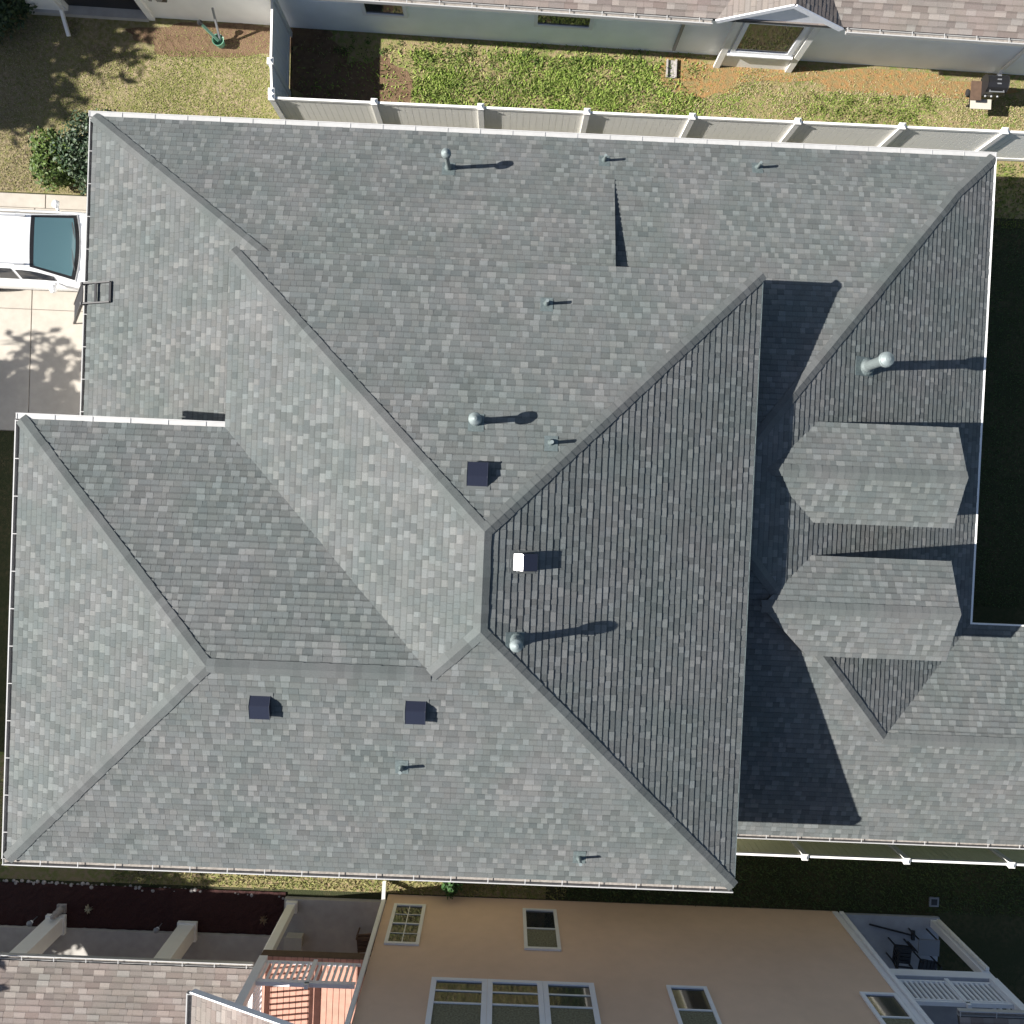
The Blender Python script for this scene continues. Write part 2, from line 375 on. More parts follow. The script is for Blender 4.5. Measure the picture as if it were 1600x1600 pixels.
# left plane = left-hand side when walking p -> q
cap((xW, yN), (xr, yr1), 'UN', 'UW'); cap((xE, yN), (xr, yr1), 'UE', 'UN'); cap((xE, yS), (xr, yr0), 'US', 'UE')
cap((px2, wyr), (xr, yr0), 'UW', 'US'); cap((xr, yr1), (xr, yr0), 'UE', 'UW')
cap((wxW, wyN), (wx1, wyr), 'GN', 'GW'); cap((wxW, yS), (wx1, wyr), 'GW', 'US'); cap((wx1, wyr), (px2, wyr), 'GN', 'US')
cap((eW, eN), (-3.9, eN-mW*(-3.9-eW)/mN), 'MN', 'MW')
cap((eE, eN), hipk, 'LE', 'L0'); cap(hipk, hipn, 'LE', 'LN')
cap((xwr, wgR), hips, 'LS', 'LE'); cap((15, wgR), (xwr, wgR), 'LS', 'WN')
for i, (a, b) in enumerate(DORM):
    yc = (a+b)/2; cap((dx1, yc), (eE-(dz+dp*(a-b)/2-zL)/lE, yc), 'DS%d' % i, 'DN%d' % i)
rest = MB()
for i, (vs, fs, c, ar) in enumerate(caps):
    if i < 300: m = MB(); m.cc = c; m.add(vs, fs); m.build('ridge_cap', 'shingle', house)
    else: rest.cc = c; rest.add(vs, fs)
struct(rest.build('ridge_cap', 'shingle', house), 'stuff')
# walls
m = MB(); m.box(-4.97, -7.08, 0, 4.38, 3.98, 5.6); m.build('wall', 'siding', house)
m = MB(); m.box(-8.84, -7.08, 0, -4.972, .6, 5.6); m.build('wall', 'siding', house)
m = MB(); m.box(-8.9, .602, 0, 2.05, 7.42, 2.62); m.build('wall', 'siding', house)
m = MB(); m.box(2.052, 3.982, 0, 10.15, 7.42, 2.62); m.box(4.382, -2.98, 0, 10.15, 3.98, 2.62); m.box(4.382, -7.05, 0, 14.8, -2.982, 2.62); m.build('wall', 'siding', house)
m = MB()                                             # triangular step wall beside the raised left roof plane
m.add([(XS-.005, yk, Z('MN', 0, yk)-.01), (XS-.005, 3.98, Z('MN', 0, 3.98)-.01), (XS-.005, 3.98, Z('LN', 0, 3.98)-.05), (XS-.005, yk, Z('MN', 0, yk)-.06),
       (XS-.06, yk, Z('MN', 0, yk)-.01), (XS-.06, 3.98, Z('MN', 0, 3.98)-.01), (XS-.06, 3.98, Z('LN', 0, 3.98)-.05), (XS-.06, yk, Z('MN', 0, yk)-.06)],
      [(0, 1, 2, 3), (7, 6, 5, 4), (0, 4, 5, 1), (3, 2, 6, 7), (1, 5, 6, 2)]); m.build('step_wall', 'siding', house)
# dormers
for i, (a, b) in enumerate(DORM):
    yc = (a+b)/2; xg = dx1-.25; d = MB(); zt = dz+dp*(a-b)/2
    n0, n1 = a-.16, b+.16; zz = dz+dp*.16-.10
    d.add([(xg, n0, 2.9), (xg, n1, 2.9), (xg, n1, zz), (xg, yc, zt-.10), (xg, n0, zz),
           (6.42, n0, 2.9), (6.42, n1, 2.9), (6.42, n1, zz), (6.42, yc, zt-.10), (6.42, n0, zz)],
          [(0, 1, 2, 3, 4), (5, 9, 8, 7, 6), (0, 4, 9, 5), (1, 6, 7, 2), (4, 3, 8, 9), (3, 2, 7, 8)])
    dd = d.build('dormer', 'siding', house)
    f = MB()
    for y0, sg in ((a, 1), (b, -1)): f.bar((dx1+.007, y0, dz-.045), (dx1+.007, yc, zt-.045), .01, .08)
    f.build('rake_board', 'flashing', dd)

def gutter(p, q, out, z, parent, m='gutter_white', w=.12, cover=False, straps=.72):
    """open metal trough along an eave: back, floor, front lip, hangers"""
    p = Vector((*p, z)); q = Vector((*q, z)); o = Vector((*out, 0)); b = MB(); t = .012
    def slab(o0, o1, z0, z1):
        b.add([p+o*o0+Vector((0, 0, z0)), q+o*o0+Vector((0, 0, z0)), q+o*o1+Vector((0, 0, z0)), p+o*o1+Vector((0, 0, z0)),
               p+o*o0+Vector((0, 0, z1)), q+o*o0+Vector((0, 0, z1)), q+o*o1+Vector((0, 0, z1)), p+o*o1+Vector((0, 0, z1))],
              [(0, 3, 2, 1), (4, 5, 6, 7), (0, 1, 5, 4), (1, 2, 6, 5), (2, 3, 7, 6), (3, 0, 4, 7)])
    slab(.003, .015, -.11, -.03); slab(.0155, w-.0125, -.11, -.10); slab(w-.012, w+.010, -.11, .0)
    if cover: slab(.0, w-.0135, -.018, -.006)
    d = (q-p).normalized(); L = (q-p).length; n = int(L/straps)
    for k in range(n+1):
        c = p+d*min(L-.02, .02+k*straps)
        b.add([c-d*.008+o*s+Vector((0, 0, zz)) for zz in (-.004, .004) for s in (.0, w+.004)]+[c+d*.008+o*s+Vector((0, 0, zz)) for zz in (-.004, .004) for s in (.0, w+.004)],
              [(0, 1, 5, 4), (2, 6, 7, 3), (0, 2, 3, 1), (4, 5, 7, 6), (0, 4, 6, 2), (1, 3, 7, 5)])
    g = b.build('gutter', m, parent)
    if not cover:
        b = MB(); b2 = b; b = MB()
        pp, qq = p+d*.01, q-d*.01
        b.add([pp+o*.016+Vector((0, 0, -.085)), qq+o*.016+Vector((0, 0, -.085)), qq+o*(w-.013)+Vector((0, 0, -.085)), pp+o*(w-.013)+Vector((0, 0, -.085))], [(0, 1, 2, 3)])
        b.build('leaf_debris', 'gutter_dirt', g)
    return g
gutter((eW-.12, eN), (eE+.06, eN), (0, 1), zL+.0, house, cover=True, w=.115)
gutter((eW, eN-.02), (eW, 1.17), (-1, 0), zL, house, w=.085)
gutter((wxW-.1, wyN), (xW, wyN), (0, 1), zU, house, cover=True, w=.105)
gutter((wxW, wyN-.02), (wxW, yS), (-1, 0), zU, house, w=.10)
gutter((wxW-.1, yS), (xE+.0, yS), (0, -1), zU, house, w=.115)
gutter((xE+.02, eS), (15, eS), (0, -1), zL, house, w=.10)
def edge(p, q, out, z, m='white', w=.03, h=.09):
    p = Vector((*p, z)); q = Vector((*q, z)); o = Vector((*out, 0)); b = MB()
    c = [p, q]; b.bar(p+o*(w/2+.002)+Vector((0, 0, -h/2)), q+o*(w/2+.002)+Vector((0, 0, -h/2)), w, h); b.build('drip_edge', m, house)
edge((eE, wgN), (eE, eN), (1, 0), zL+.012, w=.05)
edge((eE+.05, wgN), (15, wgN), (0, 1), zL+.006, 'siding', w=.035)
edge((xE, yS), (xE, yN), (1, 0), zU+.012, 'flashing', w=.02)
edge((xW, yN), (xE, yN), (0, 1), zU-.004, 'deck', w=.012, h=.06)
edge((xW, wyN+.14), (xW, yN), (-1, 0), zU-.004, 'deck', w=.012, h=.06)
# roof fittings
def vent(k, x, y, h, r, cap_r=0, fl=.2, rot=0):
    z = Z(k, x, y); a, b, c = PL[k][0]; n = Vector((-b, -c, 1)).normalized()
    m = MB(); m.lathe((x, y, z-.05), [(r, 0), (r, h+.05)] if not cap_r else [(r*1.25, 0), (r*1.25, .18), (r, .24), (r, h+.05)], 16)
    v = m.build('vent_pipe', 'metal_vent', house, smooth=False)
    f = MB(); g = Vector((b, c, 0)); g.normalize(); t = Vector((-g.y, g.x, 0)); up = (t.cross(n)).normalized()
    if up.dot(g) < 0: up = -up
    o = Vector((x, y, z))+n*.018; vs = [o+t*sx*fl*.7+up*sy for sx, sy in ((-1, -fl*.75), (1, -fl*.75), (1, fl), (-1, fl))]
    f.add(vs+[v_-n*.012 for v_ in vs], [(0, 1, 2, 3), (0, 4, 5, 1), (1, 5, 6, 2), (2, 6, 7, 3), (3, 7, 4, 0)])
    f.lathe(o, [(r*1.9, 0), (r*1.7, .03), (r*1.15, .07)], 16); f.build('flashing', 'flashing', v)
    if cap_r:
        m = MB(); m.lathe((x, y, z+h-.13), [(r*1.1, 0), (cap_r*.9, .015), (cap_r, .05), (cap_r, .11), (cap_r*.93, .12), (cap_r*.9, .15), (cap_r*.35, .205), (.01, .215)], 20)
        m.build('rain_cap', 'metal_vent', v, smooth=False)
    return v
def ray(px, py, k):
    """3-D point of roof plane k seen at photo pixel (only used to read positions off the photograph)"""
    R = cam.matrix_world.to_3x3(); d = R @ Vector(((px-800)/FPX, (800-py)/FPX, -1)); a, b, c = PL[k][0]
    t = (a-H)/(d.z-b*d.x-c*d.y); return Vector((0, 0, H))+d*t
def vpx(k, px, py, *a, **kw): p = ray(px, py, k); return vent(k, p.x, p.y, *a, **kw)
vpx('MN', 701, 263, .95, .05, .105); vpx('UN', 744, 659, .72, .06, .115); vpx('UE', 806, 1000, .62, .07, .115); vpx('LE', 1352, 573, 1.12, .10, .155, fl=.28)
for k, px, py in (('MN', 944, 251), ('L0', 1183, 262), ('UN', 854, 475), ('UN', 861, 692), ('US', 628, 1199), ('US', 905, 1340)):
    vpx(k, px, py, .34, .032, fl=.17)
def box_vent(k, px, py, w=.36, l=.40, h=.13):
    p = ray(px, py, k); a, b, c = PL[k][0]; n = Vector((-b, -c, 1)).normalized()
    g = Vector((b, c, 0)).normalized(); t = Vector((-g.y, g.x, 0)); up = t.cross(n).normalized()
    if up.dot(g) < 0: up = -up
    m = MB(); o = p+n*.012; hw = w/2
    prof = [(l*.5, .0), (l*.5-.02, .02), (l*.5-.13, h+.012), (-l*.5, h+.02), (-l*.5, .045), (-l*.5+.03, .0)]
    vs = [o+t*s*hw+up*u+n*z for s in (-1, 1) for u, z in prof]; q = len(prof)
    m.add(vs, [list(range(q)), list(range(q, 2*q))[::-1]]+[(i, (i+1) % q, (i+1) % q+q, i+q) for i in range(q)])
    v = m.build('roof_vent', 'box_vent', house, bevel=.008)
    f = MB(); vs = [o+t*sx*(hw+.05)+up*sy for sx, sy in ((-1, -l*.5-.03), (1, -l*.5-.03), (1, l*.5+.08), (-1, l*.5+.08))]
    f.add([x+n*.004 for x in vs]+[x-n*.01 for x in vs], [(0, 1, 2, 3), (0, 4, 5, 1), (1, 5, 6, 2), (2, 6, 7, 3), (3, 7, 4, 0)]); f.build('flange', 'flange', v)
box_vent('UN', 746, 744); box_vent('US', 408, 1101); box_vent('US', 650, 1109); box_vent('UE', 818, 878, w=.30)

# ------------------------------------------------------------------ generic building bits
def window(name, parent, x0, x1, z0, z1, y, face=-1, frame=.08, m='white', split=True, grid=0, muntin=0, low=None, local=False):
    """window on a wall facing +-y, at local wall coordinate y; frame proud, panes recessed"""
    b = MB(); d = .05*face; ys = sorted((y+.002*face, y+d)); g = sorted((y+.004*face, y+.018*face))
    b.box(x0, ys[0], z0, x0+frame, ys[1], z1); b.box(x1-frame, ys[0], z0, x1, ys[1], z1)
    b.box(x0+frame, ys[0], z0, x1-frame, ys[1], z0+frame); b.box(x0+frame, ys[0], z1-frame, x1-frame, ys[1], z1)
    zm = (z0+z1)/2
    if split: b.box(x0+frame, ys[0], zm-.02, x1-frame, sorted((y, y+.04*face))[1] if face > 0 else ys[1], zm+.02)
    w_ = b.build(name, m, parent, local=local)
    rows = [(z0+frame, zm-.02), (zm+.02, z1-frame)] if split else [(z0+frame, z1-frame)]
    for i, (a, c) in enumerate(rows):
        p = MB(); p.box(x0+frame, g[0], a, x1-frame, g[1], c); p.build('pane', low if (low and i == 1) else 'glass', w_, local=local)
    if muntin:
        b = MB(); gg = sorted((y+.019*face, y+.03*face))
        for a, c in rows:
            for k in range(1, muntin): xx = x0+frame+(x1-x0-2*frame)*k/muntin; b.box(xx-.01, gg[0], a, xx+.01, gg[1], c)
            zz = (a+c)/2; b.box(x0+frame, gg[0]+.0005, zz-.01, x1-frame, gg[1]+.0005, zz+.01)
        b.build('glazing_bars', m, w_, local=local)
    return w_

# ------------------------------------------------------------------ north neighbour (local frame: wall face at y=0, house towards +y)
north = thing('neighbour_house', 'pale blue grey neighbour house with pinkish brown roof and bay window along the top', 'house', (0, 11.22, 0), rz=-.0185)
def nb(mb, name, m, parent=north, **k): return mb.build(name, m, parent, local=True, **k)
m = MB(); m.box(-5.83, 0, 0, 14, 6, 2.7); nb(m, 'wall', 'north_siding')
m = MB(); m.box(-9.15, .02, 0, -5.832, 6, 2.7); nb(m, 'wall', 'siding')
m = MB(); m.box(-12.15, -.02, 0, -11.25, .5, 2.7); nb(m, 'porch_pier', 'siding')
m = MB(); m.box(-9.3, -.06, 0, -9.152, .06, 2.7); nb(m, 'corner_board', 'white')
m = MB(); m.box(-12.1, 2.2, 0, -9.152, 6, 2.7); nb(m, 'wall', 'siding')
m = MB(); m.box(-11.248, .12, .141, -9.302, .2, 2.7); nb(m, 'porch_shade_sheet', 'black_metal')  # black sheet painting the shade inside the porch recess
m = MB(); m.box(-12.2, -.1, 0, -9.3, 2.2, .14); nb(m, 'porch_floor', 'porch_concrete')
m = MB(); m.bar((-11.35, -.06, 2.6), (-11.35, -.06, .25), .08, .08); m.bar((-11.35, -.06, .3), (-11.22, -.62, .10), .08, .08); nb(m, 'downspout', 'white')
b = MB(); b.box(-8.72, -.10, 1.05, -8.48, .019, 1.45); mt = nb(b, 'meter_box', 'black_metal')
b = MB(); b.lathe((-8.6, -.10, 1.27), [(.08, 0), (.08, .06), (.06, .08)], 14, (0, -1, 0)); b.build('meter_dial', 'grey_metal', mt, local=True)
b = MB(); b.box(-8.95, -.05, .95, -8.88, .019, 1.1); nb(b, 'outlet_box', 'grey_metal')
nP = .42; ny0 = -.49; npl = (2.75-nP*ny0, 0, nP); pcs = [[(-13.5, ny0), (14.6, ny0), (14.6, 3.6), (-13.5, 3.6)]]
bx0, bx1, bxc = 4.27, 7.10, 5.78; bz, bt = 2.74, 3.60; bp = (bt-bz)/(bxc-bx0); by0 = -.50
byt = (bt-npl[0])/nP; bye = max(by0+.02, (bz-npl[0])/nP)
PN = {'a': (npl, pcs), 'l': ((bz-bp*bx0, bp, 0), [[(bx0, by0), (bxc, by0), (bxc, byt), (bx0, bye)]]),
      'r': ((bt+(bt-bz)/(bx1-bxc)*bxc, -(bt-bz)/(bx1-bxc), 0), [[(bxc, by0), (bx1, by0), (bx1, bye), (bxc, byt)]])}
nt_ = []
class _L: pass
def local_shingles(planes, parent, P, nparts, vis, **kw):
    tb = []
    for k, (pl, pc) in planes.items():
        a, b_, c_ = pl; mm = MB()
        for q in pc:
            q = ccw(q); n = len(q); top = [(x, y, a+b_*x+c_*y-.002) for x, y in q]; bot = [(x, y, z-.09) for x, y, z in top]
            mm.add(top+bot, [list(range(n)), list(range(n, 2*n))[::-1]]+[(i, i+n, (i+1) % n+n, (i+1) % n) for i in range(n)])
        mm.build('roof', 'deck', parent, local=True)
        for t in shingle_tabs(pl, pc, P, **kw):
            cx, cy = sum(v.x for v in t[0])/len(t[0]), sum(v.y for v in t[0])/len(t[0])
            tb.append((*t, t[3]+(10 if vis(cx, cy) else 0)))
    tb.sort(key=lambda t: -t[4])
    for vt, fs, c, ar, k in tb[:nparts]:
        mm = MB(); mm.addc(vt, fs, c); mm.build('shingle', 'shingle', parent, local=True)
    mm = MB()
    for vt, fs, c, ar, k in tb[nparts:]: mm.addc(vt, fs, c)
    struct(mm.build('shingle', 'shingle', parent, local=True), 'stuff')
local_shingles(PN, north, PINK, 300, lambda x, y: x > -2.5 and x < 11.6 and y < .3-.0*x and not (4.3 < x < 7 and y < -.2), w=(.16, .32), thick=(.005, .009))
def lgutter(p, q, out, z, parent, **k):
    g = gutter(p, q, out, z, None, **k); g.parent = parent
    return g
lgutter((-13.4, ny0), (4.2, ny0), (0, -1), 2.75, north, w=.11); lgutter((7.18, ny0), (14.5, ny0), (0, -1), 2.75, north, w=.11)
m = MB(); m.bar((bx0+.02, by0-.02, bz-.06), (bxc, by0-.02, bt-.06), .03, .13); m.bar((bx1-.02, by0-.021, bz-.06), (bxc, by0-.021, bt-.06), .03, .13); nb(m, 'rake_board', 'white_blue')
m = MB(); m.add([(bx0+.1, by0+.08, bz-.1), (bx1-.1, by0+.08, bz-.1), (bxc, by0+.08, bt-.14), (bx0+.1, by0+.04, bz-.1), (bx1-.1, by0+.04, bz-.1), (bxc, by0+.04, bt-.14)],
                [(0, 1, 2), (5, 4, 3), (0, 3, 4, 1), (1, 4, 5, 2), (2, 5, 3, 0)]); nb(m, 'gable_panel', 'white_blue')
m = MB(); m.box(bx0+.02, by0+.05, bz-.16, bx1-.02, -.0, bz-.1); nb(m, 'soffit', 'white_blue')
bay = MB(); bay.box(4.88, -.26, 0, 6.68, -.002, 2.55); bayo = nb(bay, 'bay', 'siding')
for xx in (4.80, 6.60):
    c = MB(); c.box(xx, -.32, 0, xx+.15, -.261, 2.55); c.build('corner_board', 'white', bayo, local=True)
window('bay_window', north, 5.02, 6.50, .82, 2.38, -.262, frame=.11, m='white_blue', split=False, local=True)
c = MB(); c.box(4.97, -.36, .76, 6.55, -.262, .815); c.build('sill', 'white_blue', bayo, local=True)
window('window', north, -3.84, -2.76, .95, 2.3, 0, frame=.09, m='white_blue', local=True)
window('window', north, .25, 1.66, .95, 2.3, 0, frame=.09, m='white_blue', local=True)
m = MB(); m.bar((3.75, -.05, 2.6), (3.75, -.05, .25), .07, .06, (0, 1, 0)); nb(m, 'downspout', 'grey_metal')
m = MB(); m.bar((13.1-1.2, -.05, 2.6), (11.9, -.05, .35), .07, .06, (0, 1, 0)); m.bar((11.9, -.05, .35), (11.78, -.3, .08), .07, .06); nb(m, 'downspout', 'siding')
# ------------------------------------------------------------------ fences
def fence(name, label, pts, panel, h=1.83, facing=-1, brd=.152, group=None):
    """pts: post positions in plan; boards between two rails"""
    f = thing(name, label, 'fence', (*pts[0], 0), 'vinyl fences')
    pm = MB(); pm.box(-.064, -.064, 0, .064, .064, h-.02); pme = None
    cm = MB(); cm.lathe((0, 0, 0), [(.105, h-.02), (.105, h+.025)], 4); cm.lathe((0, 0, 0), [(.1, h+.026), (.02, h+.07)], 4)
    me_b = {}
    for i, p in enumerate(pts):
        if pme is None:
            o = pm.build('post', 'white', f, local=True); pme = o.data; co = cm.build('post_cap', 'white', o, local=True); cme = co.data
            co.rotation_euler[2] = math.pi/4
        else:
            o = link('post', pme, f); co = link('post_cap', cme, o); co.rotation_euler[2] = math.pi/4
        o.location = (p[0]-pts[0][0], p[1]-pts[0][1], 0)
    for p, q in zip(pts[:-1], pts[1:]):
        P = Vector((*p, 0)); Q = Vector((*q, 0)); d = (Q-P).normalized(); L = (Q-P).length
        for zz in (.12, h-.07):
            b = MB(); b.bar(P+d*.065+Vector((0, 0, zz)), Q-d*.065+Vector((0, 0, zz)), .05, .14 if zz < 1 else .09); b.build('rail', 'white', f)
        n = max(1, round((L-.13)/brd)); wd = (L-.13)/n; key = round(wd, 4)
        if key not in me_b:
            b = MB(); b.add([(-wd/2+.004, -.011, .19), (wd/2-.004, -.011, .19), (wd/2-.004, .011, .19), (-wd/2+.004, .011, .19), (-wd/2+.004, -.011, h-.115), (wd/2-.004, -.011, h-.115), (wd/2-.004, .011, h-.115), (-wd/2+.004, .011, h-.115)],
                            [(0, 3, 2, 1), (4, 5, 6, 7), (0, 1, 5, 4), (1, 2, 6, 5), (2, 3, 7, 6), (3, 0, 4, 7)])
            b.add([(-wd/2, -.005, .19), (-wd/2+.004, -.005, .19), (-wd/2+.004, -.005, h-.115), (-wd/2, -.005, h-.115)], [(0, 1, 2, 3)])
            b.add([(wd/2-.004, -.005, .19), (wd/2, -.005, .19), (wd/2, -.005, h-.115), (wd/2-.004, -.005, h-.115)], [(0, 1, 2, 3)])
            o = b.build('slat', panel, f, local=True); me_b[key] = o.data
            bpy.data.objects.remove(o)
        for k in range(n):
            c = P+d*(.065+wd*(k+.5)); o = link('slat', me_b[key], f, (c.x-pts[0][0], c.y-pts[0][1], 0)); o.rotation_euler[2] = math.atan2(d.y, d.x)
    return f
fence('fence', 'long white vinyl fence of upright boards between the grey roof and the weedy yard', [(-5.72, 8.85), (-3.36, 8.85), (-.9, 8.85), (1.56, 8.85), (4.0, 8.85), (6.45, 8.85), (8.88, 8.85), (11.28, 8.85), (13.7, 8.85)], 'fence_panel')
fence('fence', 'short white vinyl fence running from the pale house corner to the long fence', [(-5.80, 11.14), (-5.78, 9.67), (-5.73, 8.98)], 'white_blue')
fence('fence', 'white and olive vinyl fence beside the eave at the lower right', [(2.6, -8.3), (5.02, -8.3), (7.45, -8.3), (9.86, -8.3), (12.35, -8.3), (14.8, -8.3)], 'fence_khaki')

# ------------------------------------------------------------------ tan neighbour to the south
tan = thing('neighbour_house', 'tan two storey neighbour house with white framed windows, porch and balconies along the bottom edge', 'house', (0, 0, 0))
yw = -10.35
m = MB(); m.box(-2.5, -19, 0, 8.92, yw, 7.4); m.build('wall', 'tan_siding', tan)
m = MB(); m.box(8.80, yw+.001, .1, 8.93, yw+.035, 7.4); m.build('corner_board', 'white_blue', tan)
m = MB(); m.bar((-2.56, yw+.06, 7.2), (-2.56, yw+.06, .5), .09, .08, (0, 1, 0)); m.bar((-2.56, yw+.06, .55), (-2.60, yw+.36, .12), .09, .08); m.build('downspout', 'white', tan)
m = MB(); m.box(-3.0, -19.5, 7.3, 9.4, yw+.45, 7.42); m.prism([(-3, -19.5), (9.4, -19.5), (9.4, yw+.45), (-3, yw+.45)], 7.422, 7.5)
m.add([(-3, -19.5, 7.5), (9.4, -19.5, 7.5), (9.4, yw+.45, 7.5), (-3, yw+.45, 7.5), (2, -15, 9.6), (4.4, -15, 9.6)], [(0, 1, 5, 4), (1, 2, 5), (2, 3, 4, 5), (3, 0, 4)]); m.build('roof', 'deck', tan)
window('window', tan, -2.28, -1.49, .62, 2.68, yw, 1, muntin=2)
window('window', tan, .90, 1.74, .62, 2.68, yw, 1, low='pane_reflection')
for a, b_ in ((-1.09, .09), (.09, 1.25), (1.25, 2.34)):
    wo = window('window', tan, a+.002, b_-.002, 4.1, 6.0, yw, 1, frame=.11, m='white_blue', low='pane_reflection')
    b = MB(); b.box(a+.112, yw+.019, 4.56, b_-.112, yw+.034, 4.60); b.build('blind_rail', 'white', wo)
window('window', tan, 3.88, 4.74, 4.07, 5.9, yw, 1, m='white_blue', low='pane_reflection')
window('window', tan, 8.0, 8.78, 4.05, 5.9, yw, 1, m='white_blue', low='pane_reflection')
# west porch
m = MB(); m.box(-14, -14.5, 0, -5.1, -11.5, .15); m.box(-5.1, -14.5, 0, -2.502, -10.5, .151); m.build('porch_floor', 'porch_concrete', tan)
m = MB(); m.box(-14, -15, .152, -2.502, -13.6, 2.6); m.build('wall', 'tan_siding', tan)
def column(x, y, z0, z1, w=.36):
    b = MB(); b.box(x-w/2, y-w/2, z0, x+w/2, y+w/2, z1); c = b.build('column', 'white', tan, bevel=.01)
    b = MB(); b.box(x-w/2-.04, y-w/2-.04, z0, x+w/2+.04, y+w/2+.04, z0+.12); b.build('plinth', 'white', c); return c
column(-10.8, -11.35, .15, 2.62, .4); column(-7.5, -11.4, .15, 2.62, .4); column(-4.9, -10.68, .152, 2.75, .2)
m = MB(); m.box(-14, -11.25, 2.5, -5.2, -11.05, 2.66); m.build('beam', 'white', tan)
tpl = {'p': ((2.75+.42*-10.98, 0, -.42), [[(-14, -10.98), (-5.2, -10.98), (-5.2, -13.6), (-14, -13.6)]])}
upl = {'u': ((5.5+.5*5.68, .5, 0), [[(-5.68, -10.08), (-2.6, -10.08), (-2.6, -14), (-5.68, -14)]]),
       'e': ((5.5+.42*-9.98, 0, -.42), [[(9.42, -9.98), (13.2, -9.98), (13.2, -14), (9.42, -14)]])}
local_shingles({**tpl, **upl}, tan, PINK, 300, lambda x, y: y > -12.3 and x > -11.2, w=(.15, .30), thick=(.006, .011))
lg = gutter((-14, -10.98), (-5.2, -10.98), (0, 1), 2.75, tan, w=.10)
gutter((-5.68, -10.08), (-5.68, -14), (-1, 0), 5.5, tan, w=.11)
gutter((9.42, -9.98), (13.2, -9.98), (0, 1), 5.5, tan, w=.11)
m = MB(); m.bar((-5.7, -10.06, 5.44), (-2.6, -10.06, 6.98), .03, .14); m.build('rake_board', 'white_blue', tan)
# balconies
def balcony(x0, x1, y0, y1, z, west_rail, east_rail, boards, nb_, post_x):
    fl = MB(); fl.box(x0, y1, z-.30, x1, y0, z-.03); bal = fl.build('balcony', 'brown_wood' if boards else 'white_blue', tan)
    if boards:
        n = 17; wd = (x1-x0)/n
        for k in range(n):
            b = MB(); b.box(x0+wd*k+.006, y1, z-.029, x0+wd*(k+1)-.006, y0-.01, z+random.uniform(0, .004)); b.build('floor_board', 'deck_board', bal)
    else:
        b = MB(); b.box(x0, y1, z-.029, x1, y0-.01, z); b.build('floor', 'patio', bal)
    def rail(p, q, n, split=None):
        r = MB(); P = Vector((*p, z)); Q = Vector((*q, z))
        r.bar(P+Vector((0, 0, 1.0)), Q+Vector((0, 0, 1.0)), .09, .05); r.bar(P+Vector((0, 0, .88)), Q+Vector((0, 0, .88)), .04, .05); r.bar(P+Vector((0, 0, .10)), Q+Vector((0, 0, .10)), .05, .06)
        ro = r.build('railing', 'white_blue', tan)
        for k in range(1, n):
            c = P.lerp(Q, k/n); b = MB(); b.bar(c+Vector((0, 0, .131)), c+Vector((0, 0, .854)), .05, .04, (0, 1, 0)); b.build('baluster', 'white_blue', ro)
        if split:
            c = P.lerp(Q, split); b = MB(); b.bar(c+Vector((0, 0, 0)), c+Vector((0, 0, 1.1)), .09, .09, (0, 1, 0)); b.build('baluster', 'white_blue', ro)
    rail((x0+.1, y0-.07), (x1-.08, y0-.07), nb_, .53)
    if west_rail: rail((x0+.07, y0-.16), (x0+.07, y1), 20)
    if east_rail: rail((x1-.07, y0-.16), (x1-.07, y1), 20)
    for px in post_x:
        b = MB(); b.box(px-.09, y0-.16, z+.001, px+.09, y0+.02, 5.9); b.build('column', 'white_blue', tan)
balcony(-4.98, -2.64, -10.55, -13.4, 3.0, True, False, True, 17, (-4.9,))
balcony(9.05, 11.5, -10.45, -14, 3.0, False, True, False, 20, (11.42,))
b = MB(); b.box(11.32, -10.62, .1, 11.5, -10.44, 2.7); b.build('column', 'white_blue', tan)
b = MB(); b.bar((8.99, -10.3, .2), (8.99, -10.3, 5.4), .09, .08, (0, 1, 0)); b.build('downspout', 'white_blue', tan)
m = MB(); m.box(8.95, -14.5, 0, 11.55, -10.38, .1); m.build('patio_floor', 'patio', tan)
m = MB(); m.bar((11.44, -10.38, 2.7), (11.44, -10.38, .25), .08, .07, (0, 1, 0)); m.build('downspout', 'white', tan)

# mulch bed and edging
m = MB(); nx_, ny_ = 90, 14
for i in range(nx_+1):
    for j in range(ny_+1):
        x = -14+(8.9)*i/nx_; y = -11.49+(1.10)*j/ny_; m.v.append((x, y, .03+.03*random.random()))
for i in range(nx_):
    for j in range(ny_): k = i*(ny_+1)+j; m.f.append((k, k+ny_+1, k+ny_+2, k+1)); m.c.append((.1, .1, .1)); m.m.append(0)
struct(m.build('mulch_bed', 'mulch'))
edg = thing('stone_edging', 'row of small pale stones edging the dark red mulch bed', 'edging', (-13, -10.36, 0))
x = -13.3
while x < -5.0:
    r = random.uniform(.028, .066); b = MB(); t = random.random()*6; prof = [(r*.7, 0), (r, r*.35), (r*.8, r*.8), (r*.3, r*1.05)]
    b.lathe((x, -10.36-.018*(x+13)+random.uniform(-.04, .04), -.01), prof, 7); b.build('stone', 'stone', edg, smooth=True); x += random.uniform(.07, .19)

